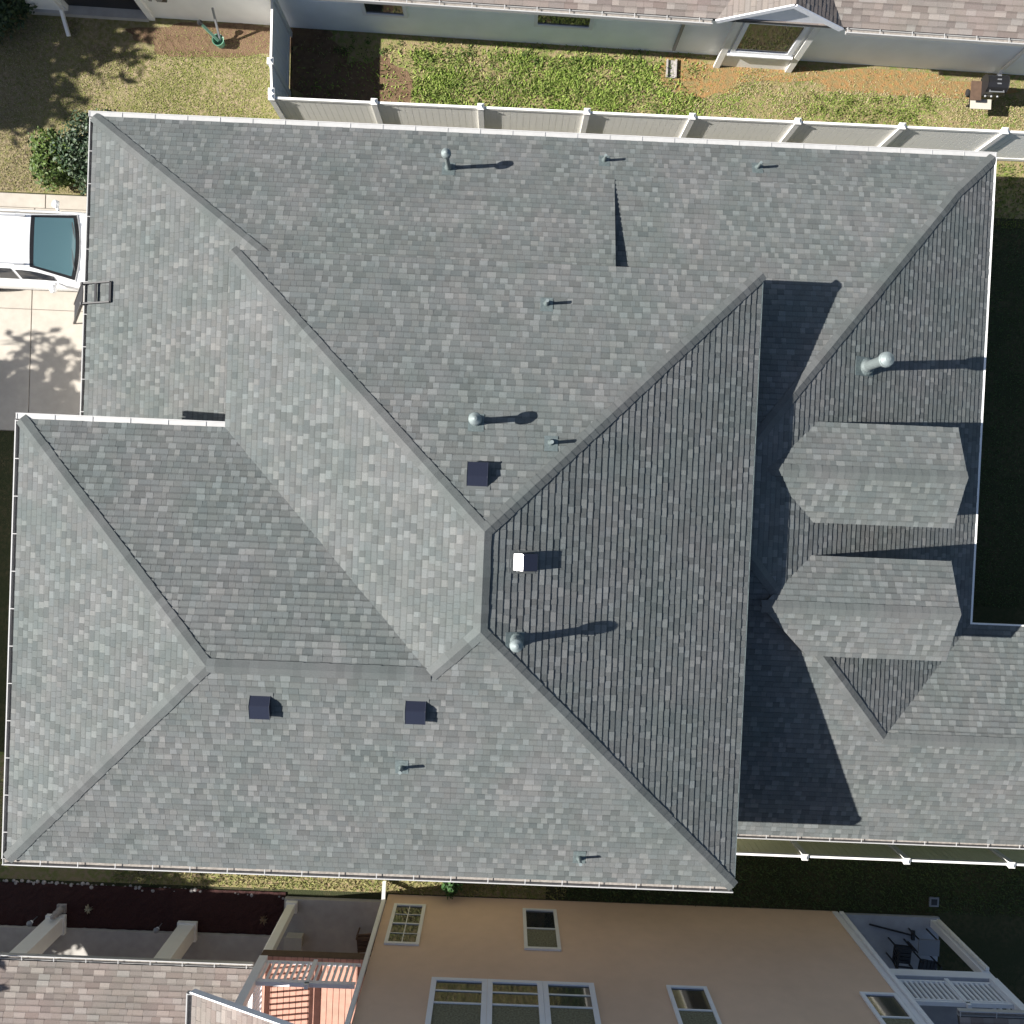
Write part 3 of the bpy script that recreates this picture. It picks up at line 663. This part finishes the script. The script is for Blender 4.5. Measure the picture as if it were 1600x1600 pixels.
# ------------------------------------------------------------------ foliage
def leaves(n, centre, rad, size, cols, shell=.55, seed=0, flat=0, zmin=.02):
    r = np.random.default_rng(seed); d = r.normal(size=(n, 3)); d /= np.linalg.norm(d, axis=1)[:, None]
    rr = shell+(1-shell)*r.random(n)**.6
    lump = 1+.16*np.sin(d[:, 0]*5+seed)+.14*np.sin(d[:, 1]*6+1.7*seed)+.12*np.sin(d[:, 2]*7+seed*.7)
    P = np.array(centre)+d*np.array(rad)*(rr*lump)[:, None]
    P[:, 2] = np.maximum(P[:, 2], zmin)
    nn = d*.8+r.normal(size=(n, 3))*.75+np.array([0, 0, .5+flat]); nn /= np.linalg.norm(nn, axis=1)[:, None]
    t = np.cross(nn, r.normal(size=(n, 3))); t /= np.linalg.norm(t, axis=1)[:, None]; bq = np.cross(nn, t)
    s = (size*(.6+.8*r.random(n)))[:, None]
    V = np.stack([P-t*s, P-bq*s*.5+nn*s*.1, P+t*s, P+bq*s*.5+nn*s*.1], 1).reshape(-1, 3)
    F = np.arange(4*n).reshape(n, 4); c = np.array(cols)[r.integers(0, len(cols), n)]*(.75+.5*r.random(n))[:, None]
    return V, F, c
def shrub(name, label, x, y, rx, ry, h, n, size, cols, seed, cat='shrub'):
    t = thing(name, label, cat, (x, y, 0), 'shrubs'); V, F, C = leaves(n, (0, 0, h*.5), (rx, ry, h*.5), size, cols, .5, seed)
    link('foliage', np_mesh('foliage', V, F, C, 'leaf'), t)
    b = MB()
    for k in range(5):
        a = k*1.26; b.tube((0, 0, 0), (rx*.5*math.cos(a), ry*.5*math.sin(a), h*.6), .02, 6, .008)
    b.build('stem', 'bark', t, local=True); return t
shrub('shrub', 'bright green rounded shrub at the front corner of the lawn', -11.15, 7.62, .72, .68, 1.15, 4200, .05, [(0.05625, 0.09375, 0.0135), (0.075, 0.1162, 0.0165), (0.04125, 0.07125, 0.012)], 3)
shrub('shrub', 'dark green rounded shrub tight against the white corner gutter', -10.25, 7.78, .74, .95, 1.35, 5200, .05, [(0.02625, 0.0525, 0.0225), (0.0375, 0.0675, 0.03), (0.06, 0.0825, 0.045)], 5)
shrub('shrub', 'small green shrub at the foot of the tan wall', -.9, -10.0, .24, .2, .5, 420, .05, [(0.0225, 0.0675, 0.015), (0.0375, 0.09, 0.0225)], 8)
shrub('shrub', 'dark green shrub in the shade at the far top left corner', -12.95, 11.3, .85, .8, 1.2, 3000, .06, [(.02, .04, .015), (.03, .055, .02)], 15)
def tree(label, x, y, h, r, n, seed, cols, size=.16):
    t = thing('tree', label, 'tree', (x, y, 0), 'street trees'); b = MB(); b.tube((0, 0, 0), (.1, .05, h*.55), .16, 10, .09)
    rd = random.Random(seed)
    for k in range(9):
        a = k*2.4+seed; z0 = h*(.35+.03*k); e = (r*.75*math.cos(a), r*.75*math.sin(a), min(h*.97, z0+r*(.3+.5*rd.random()))); b.tube((.06, .03, z0), e, .055, 6, .015)
    b.build('trunk', 'bark', t, local=True)
    Vs, Fs, Cs = [], [], []; o = 0
    for k in range(16):
        a = k*2.399; q = r*math.sqrt((k+.5)/16)*.85; cz = h*.72+rd.uniform(-.2, .2)*h
        V, F, C = leaves(n//16, (q*math.cos(a), q*math.sin(a), cz), (r*.42, r*.42, r*.36), size, cols, .25, seed*31+k)
        Vs.append(V); Fs.append(F+o); Cs.append(C); o += len(V)
    link('crown', np_mesh('crown', np.concatenate(Vs), np.concatenate(Fs), np.concatenate(Cs), 'leaf'), t); return t
TG = [(.05, .08, .02), (.07, .10, .03), (.04, .06, .02)]
tree('tall leafy street tree beyond the left edge that shades the driveway', -19.4, .6, 7.0, 2.0, 3600, 2, TG)
tree('tall leafy street tree beyond the left edge that shades the front lawn', -20.2, 10.7, 7.4, 2.75, 14000, 4, TG)
tree('tall dense tree beyond the left edge that shades the mulch bed', -17.9, -11.0, 6.6, 2.8, 9000, 6, TG)
tree('broad tree added beyond the left edge to shade the strip beside the lower left roof', -17.2, -1.6, 6.6, 2.7, 9000, 8, TG)  # unseen tree added to throw shade on the strip beside the wing
tree('second broad tree added beyond the left edge to shade the strip further down', -17.2, -5.6, 6.6, 2.7, 9000, 9, TG)  # unseen tree added to carry that shade further along the wing
# grass
def noise2(x, y, s):
    return .5+.25*np.sin(x*s+1.3*np.sin(y*s*.7+.4))+.25*np.sin(y*s*1.1+2.1+1.7*np.sin(x*s*.6+2))
def grass(name, x0, y0, x1, y1, dens, fn, hgt=(.03, .08), wid=.02, seed=0, label=None):
    r = np.random.default_rng(seed); n = int((x1-x0)*(y1-y0)*dens); x = x0+(x1-x0)*r.random(n); y = y0+(y1-y0)*r.random(n)
    C, keep, k = fn(x, y, r); sel = r.random(n) < keep; x, y, C, k = x[sel], y[sel], C[sel], k[sel]; n = len(x)
    a = r.random(n)*6.283; hh = (hgt[0]+(hgt[1]-hgt[0])*r.random(n))*k; ww = wid*(.6+.8*r.random(n))*np.sqrt(k); le = hh*(.5+1.1*r.random(n))
    dx, dy = np.cos(a), np.sin(a); z = np.full(n, .004)
    B1 = np.stack([x-dy*ww/2, y+dx*ww/2, z], 1); B2 = np.stack([x+dy*ww/2, y-dx*ww/2, z], 1)
    M2 = np.stack([x+dx*le*.45+dy*ww*.5, y+dy*le*.45-dx*ww*.5, hh*.75], 1); T = np.stack([x+dx*le, y+dy*le, hh], 1)
    V = np.stack([B1, B2, M2, T], 1).reshape(-1, 3); F = np.arange(4*n).reshape(n, 4)
    o = link(name, np_mesh(name, V, F, C, 'grass')); struct(o, 'stuff'); return o
def pal(r, n, cols, wts): return np.array(cols)[r.choice(len(cols), n, p=np.array(wts)/sum(wts))]*(.75+.5*r.random(n))[:, None]
def f_north(x, y, r):
    n = len(x); g = noise2(x, y, 1.7); gg = noise2(x+5, y*1.3, 4.3)
    green = np.clip(1.25-.16*np.maximum(0, x-1.5), .25, 1)*np.clip(.5+g, 0, 1)
    green = np.where((x > 7.2)&(x < 10.6)&(y > 9.5)&(y < 10.3), np.maximum(green, .75), green)
    A = pal(r, n, [(.165, .235, .042), (.215, .275, .066), (.115, .175, .028), (.27, .29, .10)], [4, 4, 2, 2]); D = pal(r, n, [(0.2915, 0.2471, 0.1331), (0.2534, 0.2028, 0.1014), (0.3295, 0.2851, 0.1774)], [3, 3, 2])
    c = np.where((r.random(n) < green)[:, None], A, D)
    keep = .25+.75*np.clip(gg*1.9-.5, 0, 1)
    keep *= np.where((x < -2.7), .10, 1)*np.where(y > 10.9, .15, 1)
    keep *= np.where(((x-4.4)/1.0)**2+((y-10.55)/.5)**2 < 1, .15, 1)*np.where((x > 7)&(y > 10.42), .25, 1)
    return c, keep, 1+.9*green*(x < 4.6)
grass('grass', -5.6, 8.95, 14, 11.2, 2600, f_north, (.015, .045), .016, 1)
def f_front(x, y, r):
    n = len(x); g = np.clip((x+13.5)/5.5, 0, 1)*np.clip(.55+noise2(x, y, 1.3)*.9, 0, 1)
    A = pal(r, n, [(0.2091, 0.2344, 0.06336), (0.2534, 0.2661, 0.0887), (0.1647, 0.1964, 0.04435)], [3, 3, 2]); D = pal(r, n, [(0.2851, 0.2344, 0.1457), (0.2408, 0.1901, 0.114), (0.3295, 0.2724, 0.1837), (0.1901, 0.1394, 0.08237)], [3, 3, 2, 1])
    return np.where((r.random(n) < g)[:, None], A, D), np.clip(.3+noise2(x+3, y, 3.1), 0, 1)*np.where((y > 10.62)&(x > -11), .15, 1), np.ones(n)
grass('grass', -16, 6.98, -5.85, 11.25, 2200, f_front, (.012, .036), .015, 2)
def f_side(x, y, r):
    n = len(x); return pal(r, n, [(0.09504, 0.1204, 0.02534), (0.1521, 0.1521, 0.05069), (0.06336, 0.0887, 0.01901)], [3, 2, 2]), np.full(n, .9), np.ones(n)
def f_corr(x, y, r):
    n = len(x); A = pal(r, n, [(.060, .088, .032), (.046, .068, .024)], [1, 1]); D = pal(r, n, [(0.1901, 0.1837, 0.0697), (0.2408, 0.2154, 0.1014), (0.1267, 0.1394, 0.03802)], [3, 3, 2]); return np.where((x > 2)[:, None], A, D), np.full(n, .9), np.ones(n)  # A: blades darkened for the corridor shade, D: sunlit blades
grass('grass', -5.6, 7.5, 16, 8.75, 450, f_side, (.03, .07), .024, 3); grass('grass', 10.3, 7.15, 16, 7.5, 900, f_side, (.02, .05), .018, 4); grass('grass', 10.3, -2.4, 16, 7.2, 600, lambda x, y, r: f_corr(x*0+9, y, r), (.02, .05), .018, 14)  # last patch takes the shade-darkened blades for the east yard
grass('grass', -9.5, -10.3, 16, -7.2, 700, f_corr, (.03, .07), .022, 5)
# weeds: broad-leaved clumps, too many to count
def weeds(x0, y0, x1, y1, n, seed, cols, hmax=.11):
    r = np.random.default_rng(seed); Vs = []; Fs = []; Cs = []; o = 0
    for k in range(n):
        x, y = x0+(x1-x0)*r.random(), y0+(y1-y0)*r.random(); s = .08+.14*r.random()
        V, F, C = leaves(26, (x, y, .05), (s, s, hmax*(.4+.6*r.random())), (.022), cols, .2, seed*100+k, flat=.6); Vs.append(V); Fs.append(F+o); Cs.append(C); o += len(V)
    struct(link('weeds', np_mesh('weeds', np.concatenate(Vs), np.concatenate(Fs), np.concatenate(Cs), 'grass')), 'stuff')
weeds(-2.6, 9.0, 4.4, 10.9, 210, 11, [(0.1204, 0.1711, 0.03802), (0.1647, 0.2028, 0.05702), (0.08237, 0.1267, 0.02534)])
weeds(-5.2, 8.95, -2.6, 9.3, 30, 12, [(0.07603, 0.1204, 0.01901), (0.1077, 0.1394, 0.03168)])
weeds(7.0, 9.4, 10.4, 10.3, 70, 13, [(0.09504, 0.1267, 0.02534), (0.1267, 0.1521, 0.03802)], .1)
weeds(-5.0, 10.7, 3.0, 11.1, 40, 14, [(0.03802, 0.0697, 0.01267), (0.05069, 0.0887, 0.01901)])

# ------------------------------------------------------------------ car on the driveway (nose towards +x, under the eave)
car = thing('car', 'white crossover car parked on the driveway with its nose under the eave', 'car', (-9.32, 5.38, .03))
def loft(secs, closed_ends=True):
    b = MB(); n = len(secs[0]); vs = [p for s in secs for p in s]; fs = []
    for i in range(len(secs)-1):
        for k in range(n-1): fs.append((i*n+k, i*n+k+1, (i+1)*n+k+1, (i+1)*n+k))
    b.add(vs, fs)
    if closed_ends: b.poly(list(secs[0])[::-1]); b.poly(secs[-1])
    return b
def lerp_tab(tab, s):
    for (a, *u), (b_, *v) in zip(tab[:-1], tab[1:]):
        if a <= s <= b_: t = (s-a)/(b_-a); t = t*t*(3-2*t)*.5+t*.5; return [p+(q-p)*t for p, q in zip(u, v)]
    return list(tab[-1][1:])
BODY = [(0, .55, .62), (.12, .74, .74), (.5, .90, .90), (1.2, .93, 1.02), (2.2, .935, 1.03), (3.4, .935, 1.05), (4.1, .90, 1.05), (4.45, .80, .98), (4.55, .66, .85)]
secs = []
for i in range(31):
    s = 4.55*i/30; w_, z_ = lerp_tab(BODY, s); x = -s
    half = [(w_*.90, .22), (w_*.97, .34), (w_, .52), (w_*.985, z_*.80), (w_*.93, z_*.93), (w_*.84, z_), (w_*.4, z_+.025), (0, z_+.032)]
    secs.append([(x, -a, b_) for a, b_ in half]+[(x, a, b_) for a, b_ in half[::-1][1:]])
body = loft(secs).build('body', 'car_paint', car, smooth=True, local=True)
CAB = [(1.12, .80, .80, 1.03), (1.3, .82, .76, 1.13), (1.95, .82, .62, 1.515), (2.2, .82, .605, 1.575), (3.0, .82, .60, 1.60), (3.8, .80, .57, 1.56), (4.15, .76, .55, 1.48), (4.45, .70, .62, 1.03)]
def cab_pt(s, t):
    """t in -1..1 across roof, |t|>1 down the sides to the belt line (|t|=2)"""
    for (a, *u), (b_, *v) in zip(CAB[:-1], CAB[1:]):
        if s <= b_: k = max(0, (s-a)/(b_-a)); bw, rw, z = [p+(q-p)*k for p, q in zip(u, v)]; break
    sg = 1 if t >= 0 else -1; q = abs(t)
    bow = .10*(1-min(q, 1)**2)*max(0, min(1, (1.95-s)/.7))           # windscreen bows forward
    if q <= 1: return (-s+bow, sg*rw*q, z+.04*(1-q*q)*min(1, max(.2, (s-1.0))))
    k = q-1; return (-s, sg*(rw+(bw-rw)*(k**.85)), z-(z-.99)*k)
ss_ = [1.12, 1.3, 1.5, 1.7, 1.95, 2.08, 2.2, 2.6, 3.0, 3.4, 3.8, 4.0, 4.15, 4.3, 4.45]; tt = [-2, -1.7, -1.35, -1.06, -.94, -.7, -.35, 0, .35, .7, .94, 1.06, 1.35, 1.7, 2]
loft([[cab_pt(s, t) for t in tt] for s in ss_], False).build('roof', 'car_paint', car, smooth=True, local=True)
def patch(name, svals, tvals, m, off=.006, par=None):
    b = MB(); P = [[Vector(cab_pt(s, t)) for t in tvals] for s in svals]; ctr = Vector((-2.7, 0, .9))
    vs = [p+(p-ctr).normalized()*off for r_ in P for p in r_]; n = len(tvals)
    b.add(vs, [(i*n+k, i*n+k+1, (i+1)*n+k+1, (i+1)*n+k) for i in range(len(svals)-1) for k in range(n-1)]); return b.build(name, m, par or car, smooth=True, local=True)
lin = lambda a, b_, n: [a+(b_-a)*k/n for k in range(n+1)]
ws = patch('windscreen', lin(1.14, 1.97, 8), lin(-.97, .97, 12), 'black_trim', .006); patch('glass', lin(1.22, 1.90, 8), lin(-.88, .88, 12), 'glass_car', .011, ws)
patch('rear_window', lin(4.17, 4.40, 4), lin(-.9, .9, 8), 'glass', .008)
for sg in (-1, 1):
    for a, b_ in ((1.55, 2.35), (2.43, 3.2), (3.28, 3.95)): patch('side_window', lin(a, b_, 5), [sg*q for q in lin(1.15 if a > 1.6 else 1.22, 1.86, 4)], 'glass', .008)
    b = MB(); b.lathe((-1.62, sg*1.0, 1.08), [(.02, -.09), (.075, -.06), (.085, .02), (.06, .09)], 10, (.25, sg*1, 0)); b.bar((-1.58, sg*.86, 1.02), (-1.6, sg*.96, 1.06), .06, .05); b.build('mirror', 'car_paint', car, smooth=True, local=True)
    b = MB(); b.bar((-2.05, sg*.56, 1.62), (-3.9, sg*.53, 1.63), .035, .03); b.bar((-2.1, sg*.56, 1.585), (-2.3, sg*.56, 1.60), .05, .05); b.bar((-3.7, sg*.53, 1.585), (-3.9, sg*.53, 1.59), .05, .05); b.build('roof_rail', 'grey_metal', car, local=True)
    b = MB(); b.add([(-.06, sg*.42, .66), (-.10, sg*.70, .70), (-.42, sg*.86, .78), (-.36, sg*.62, .80), (-.05, sg*.42, .58), (-.08, sg*.72, .60), (-.42, sg*.90, .68)], [(0, 1, 2, 3), (0, 4, 5, 1), (1, 5, 6, 2)]); b.build('headlight', 'lamp', car, local=True)
    for xw in (-.88, -3.62):
        b = MB(); b.lathe((xw, sg*.72, .33), [(.24, 0), (.33, .03), (.34, .10), (.33, .19), (.25, .215)], 22, (0, sg, 0)); wh_ = b.build('wheel', 'rubber', car, local=True)
        b = MB(); b.lathe((xw, sg*.935, .33), [(.235, 0), (.22, .01), (.06, .02)], 16, (0, sg, 0)); b.build('rim', 'rim', wh_, local=True)
for y0 in (-.55, .08):
    b = MB(); b.bar((-1.12, y0, 1.085), (-1.19, y0+.5, 1.13), .018, .015); b.build('wiper', 'black_trim', car, local=True)

# ------------------------------------------------------------------ ladder leaning over the west eave
lad = thing('ladder', 'black folding ladder leaning on the left eave beside the white car', 'ladder', (-10.9, 3.98, 0))
foot = Vector((-10.9, 0, .03)); bend = Vector((-9.50, 0, zL+.06)); top = Vector((-8.80, 0, Z('MW', -8.80, 3.9)+.05))
yl = (3.76, 4.20); skew = .03
for yy, s in ((yl[0], 1), (yl[1], -1)):
    b = MB(); f_ = Vector((0, yy+s*-.02, 0)); b.bar(foot+f_, bend+Vector((0, yy, 0)), .03, .06); b.bar(bend+Vector((0, yy, 0)), top+Vector((0, yy+skew, 0)), .03, .06); b.build('rail', 'ladder', lad)
    b = MB(); b.lathe(bend+Vector((0, yy-.03, 0)), [(.05, 0), (.05, .06)], 10, (0, 1, 0)); b.build('hinge', 'ladder', lad)
n = 9
for k in range(1, n+1):
    p = foot.lerp(bend, k/n); b = MB(); b.bar(p+Vector((0, yl[0], 0)), p+Vector((0, yl[1], 0)), .035, .03); b.build('rung', 'ladder', lad)
for k in (.48, 1.0):
    p = bend.lerp(top, k); b = MB(); b.bar(p+Vector((0, yl[0]+skew*k, 0)), p+Vector((0, yl[1]+skew*k, 0)), .045, .03); b.build('rung', 'ladder', lad)

# ------------------------------------------------------------------ things in the yards
def gas_grill(label, x, y, s=1.0, rz=0, shelf=True):
    g = thing('gas_grill', label, 'grill', (x, y, 0), rz=rz)
    def L(mb, name, m, **k): return mb.build(name, m, g, local=True, **k)
    b = MB(); b.box(-.27*s, -.22*s, .12, .27*s, .22*s, .74); L(b, 'cart', 'black_metal', bevel=.015)
    b = MB(); b.box(-.31*s, -.26*s, .742, .31*s, .26*s, .88); L(b, 'firebox', 'black_metal', bevel=.02)
    b = MB(); pr = [(-.26, .882), (-.25, 1.0), (-.17, 1.12), (-.04, 1.16), (.14, 1.13), (.24, 1.02), (.26, .882)]; q = len(pr)
    b.add([(sx*.31*s, yy*s, zz) for sx in (-1, 1) for yy, zz in pr], [list(range(q)), list(range(q, 2*q))[::-1]]+[(i, i+1, i+1+q, i+q) for i in range(q-1)]+[(q-1, 0, q, 2*q-1)]); lid = L(b, 'lid', 'black_metal', bevel=.012)
    b = MB(); b.bar((-.22*s, -.27*s, 1.06), (.22*s, -.27*s, 1.06), .025, .025); b.bar((-.2*s, -.22*s, 1.06), (-.2*s, -.27*s, 1.06), .02, .02); b.bar((.2*s, -.22*s, 1.06), (.2*s, -.27*s, 1.06), .02, .02); b.build('handle', 'grey_metal', lid, local=True)
    for k in range(3):
        b = MB(); b.lathe((-.18*s+.18*s*k, -.262*s, .81), [(.028, 0), (.024, .03)], 12, (0, -1, 0)); L(b, 'knob', 'grey_metal')
        b = MB(); b.box(-.05*s, -.10*s+.12*s*k, 1.158, .07*s, -.06*s+.12*s*k, 1.172-.012*abs(k-.6)); b.build('vent_slot', 'grey_metal', lid, local=True)
    for sx in (-1, 1):
        b = MB(); b.lathe((sx*.28*s, .18*s, .09), [(.09, 0), (.09, .04)], 14, (sx, 0, 0)); L(b, 'wheel', 'rubber')
        b = MB(); b.bar((sx*.25*s, -.2*s, 0), (sx*.25*s, -.2*s, .12), .04, .04, (0, 1, 0)); L(b, 'leg', 'black_metal')
    if shelf:
        b = MB(); b.box(-.62*s, -.34, .80, -.315*s, .12, .83); L(b, 'side_shelf', 'brown_wood')
        b = MB(); b.box(-.5*s, -.46, .60, .1, -.27*s, .62); L(b, 'front_shelf', 'beige_box')
    return g
gas_grill('black gas grill with a side shelf on the grass below the top right house corner', 11.42, 10.30, .82)
sb = thing('splash_block', 'small pale splash block below the grey downspout on the orange soil', 'splash block', (3.74, 10.72, 0))
b = MB(); b.box(-.11, -.22, 0, .11, .22, .04); b.build('base', 'stone', sb, local=True)
for s in (-1, 1): b = MB(); b.box(s*.11-.02, -.22, .041, s*.11+.02, .22, .10); b.build('side', 'stone', sb, local=True)
bk = thing('garden_pail', 'small green pail holding two pale poles against the white wall', 'pail', (-7.5, 10.82, 0))
b = MB(); b.lathe((0, 0, 0), [(.10, 0), (.14, .26), (.15, .27), (.13, .262), (.10, .06)], 16); b.build('bucket', 'green_plastic', bk, local=True)
b = MB(); b.bar((0, 0, .2), (-.33, .22, .62), .06, .06); b.build('pole', 'green_plastic', bk, local=True); b = MB(); b.lathe((-.33, .22, .62), [(.06, -.03), (.07, .02), (.03, .07)], 10); b.build('pole_head', 'black_metal', bk, local=True)
b = MB(); b.bar((.03, .02, .15), (.08, .40, 1.0), .045, .045); b.build('pole', 'grey_metal', bk, local=True)
ub = thing('drain_box', 'small grey drain box on the dark grass below the white downspout', 'drain box', (11.41, -10.0, 0))
b = MB(); b.box(-.12, -.12, 0, .12, .12, .06); b.build('body', 'grey_metal', ub, local=True); b = MB(); b.box(-.075, -.075, .0605, .075, .075, .068); b.build('grate', 'black_metal', ub, local=True)
# patio set
tb_ = thing('patio_table', 'small grey topped table on the shaded patio', 'table', (11.0, -10.85, .1))
b = MB(); b.box(-.26, -.2, .64, .26, .2, .67); b.build('tabletop', 'grey_metal', tb_, local=True)
for sx in (-1, 1):
    for sy in (-1, 1): b = MB(); b.bar((sx*.23, sy*.17, 0), (sx*.23, sy*.17, .64), .03, .03, (0, 1, 0)); b.build('leg', 'black_metal', tb_, local=True)
def chair(label, x, y, z, rz, m='black_metal'):
    c = thing('chair', label, 'chair', (x, y, z), 'chairs around the tan house', rz) 
    for k in range(5): b = MB(); b.box(-.22+.09*k, -.22, .42, -.145+.09*k, .22, .45); b.build('seat_slat', m, c, local=True)
    b = MB(); b.box(-.22, -.22, .385, .22, .22, .419); b.build('seat_frame', m, c, local=True)
    for k in range(5): b = MB(); b.bar((-.19+.095*k, .215, .45), (-.19+.095*k, .30, .88), .04, .02); b.build('back_slat', m, c, local=True)
    b = MB(); b.bar((-.22, .305, .9), (.22, .305, .9), .03, .06); b.build('top_rail', m, c, local=True)
    for sx in (-1, 1):
        for sy in (-1, 1): b = MB(); b.bar((sx*.2, sy*.2, 0), (sx*.2, sy*.2, .385), .03, .03, (0, 1, 0)); b.build('leg', m, c, local=True)
        b = MB(); b.bar((sx*.22, -.2, .64), (sx*.22, .25, .64), .04, .025); b.bar((sx*.22, -.19, .452), (sx*.22, -.19, .63), .03, .03, (0, 1, 0)); b.build('armrest', m, c, local=True)
    return c
chair('dark chair left of the small table on the shaded patio', 10.45, -11.15, .1, 1.5); chair('dark chair below the small table on the shaded patio', 11.1, -11.5, .1, 3.0)
chair('dark brown slatted chair on the porch beside the tan wall', -2.95, -11.35, .152, -1.45, 'brown_wood')
hp = thing('broom', 'dark broom lying across the shaded patio', 'broom', (10.0, -10.62, .1)); b = MB(); b.bar((-.25, .02, .03), (.85, -.22, .03), .035, .035); b.build('handle', 'black_metal', hp, local=True)
b = MB(); b.box(.84, -.34, .0, .92, -.10, .06); b.build('brush', 'black_metal', hp, local=True)
pb = thing('planter_box', 'pale beige planter box on the porch beside the white column', 'planter', (-4.78, -11.5, .152))
b = MB(); b.box(-.2, -.15, 0, .2, .15, .30); b.build('box', 'beige_box', pb, local=True, bevel=.01); b = MB(); b.box(-.22, -.17, .301, .22, .17, .345); b.build('rim', 'beige_box', pb, local=True)
# little things in the mulch bed
def spiky(label, x, y, cols, seed):
    t = thing('plant', label, 'plant', (x, y, .04), 'spiky plants in the mulch bed'); r = random.Random(seed); b = MB()
    for k in range(14):
        a = k*2.4+r.random(); l_ = r.uniform(.08, .16); b.cc = cols[k % len(cols)]; d = Vector((math.cos(a), math.sin(a), 0)); q = Vector((-d.y, d.x, 0))*.018
        b.add([q, -q, d*l_*.6-q*.8+Vector((0, 0, .09)), d*l_+Vector((0, 0, .07)), d*l_*.6+q*.8+Vector((0, 0, .09))], [(0, 1, 2, 3, 4)])
    b.build('leaf', 'leaf', t, local=True)
spiky('pale spiky plant in the mulch between the two porch columns', -10.05, -10.98, [(.4, .36, .25), (.5, .46, .33)], 1)
spiky('tan spiky plant at the right end of the mulch bed', -5.62, -11.08, [(.28, .2, .12), (.36, .28, .18)], 2)
def lantern(label, x, y):
    t = thing('garden_light', label, 'garden light', (x, y, .04), 'garden lights in the mulch bed'); b = MB(); b.tube((0, 0, 0), (0, 0, .3), .012, 8); b.build('stake', 'grey_metal', t, local=True)
    b = MB(); b.lathe((0, 0, .30), [(.05, 0), (.05, .09)], 12); b.build('lens', 'lamp', t, local=True); b = MB(); b.lathe((0, 0, .391), [(.075, 0), (.07, .02), (.02, .05)], 12); b.build('cap', 'grey_metal', t, local=True)
lantern('small silver garden light at the left of the mulch bed', -11.35, -11.25); lantern('small silver garden light beside the right porch column', -8.2, -11.3)
st = thing('garden_statue', 'small grey garden statue in the mulch below the left porch column', 'statue', (-10.72, -11.0, .04))
b = MB(); b.box(-.11, -.11, 0, .11, .11, .08); b.build('plinth', 'stone', st, local=True)
b = MB(); b.lathe((0, 0, .081), [(.09, 0), (.10, .08), (.07, .2), (.09, .27), (.05, .33), (.03, .35), (.06, .38), (.068, .43), (.05, .48), (.01, .5)], 14); b.build('figure', 'stone', st, local=True, smooth=True)
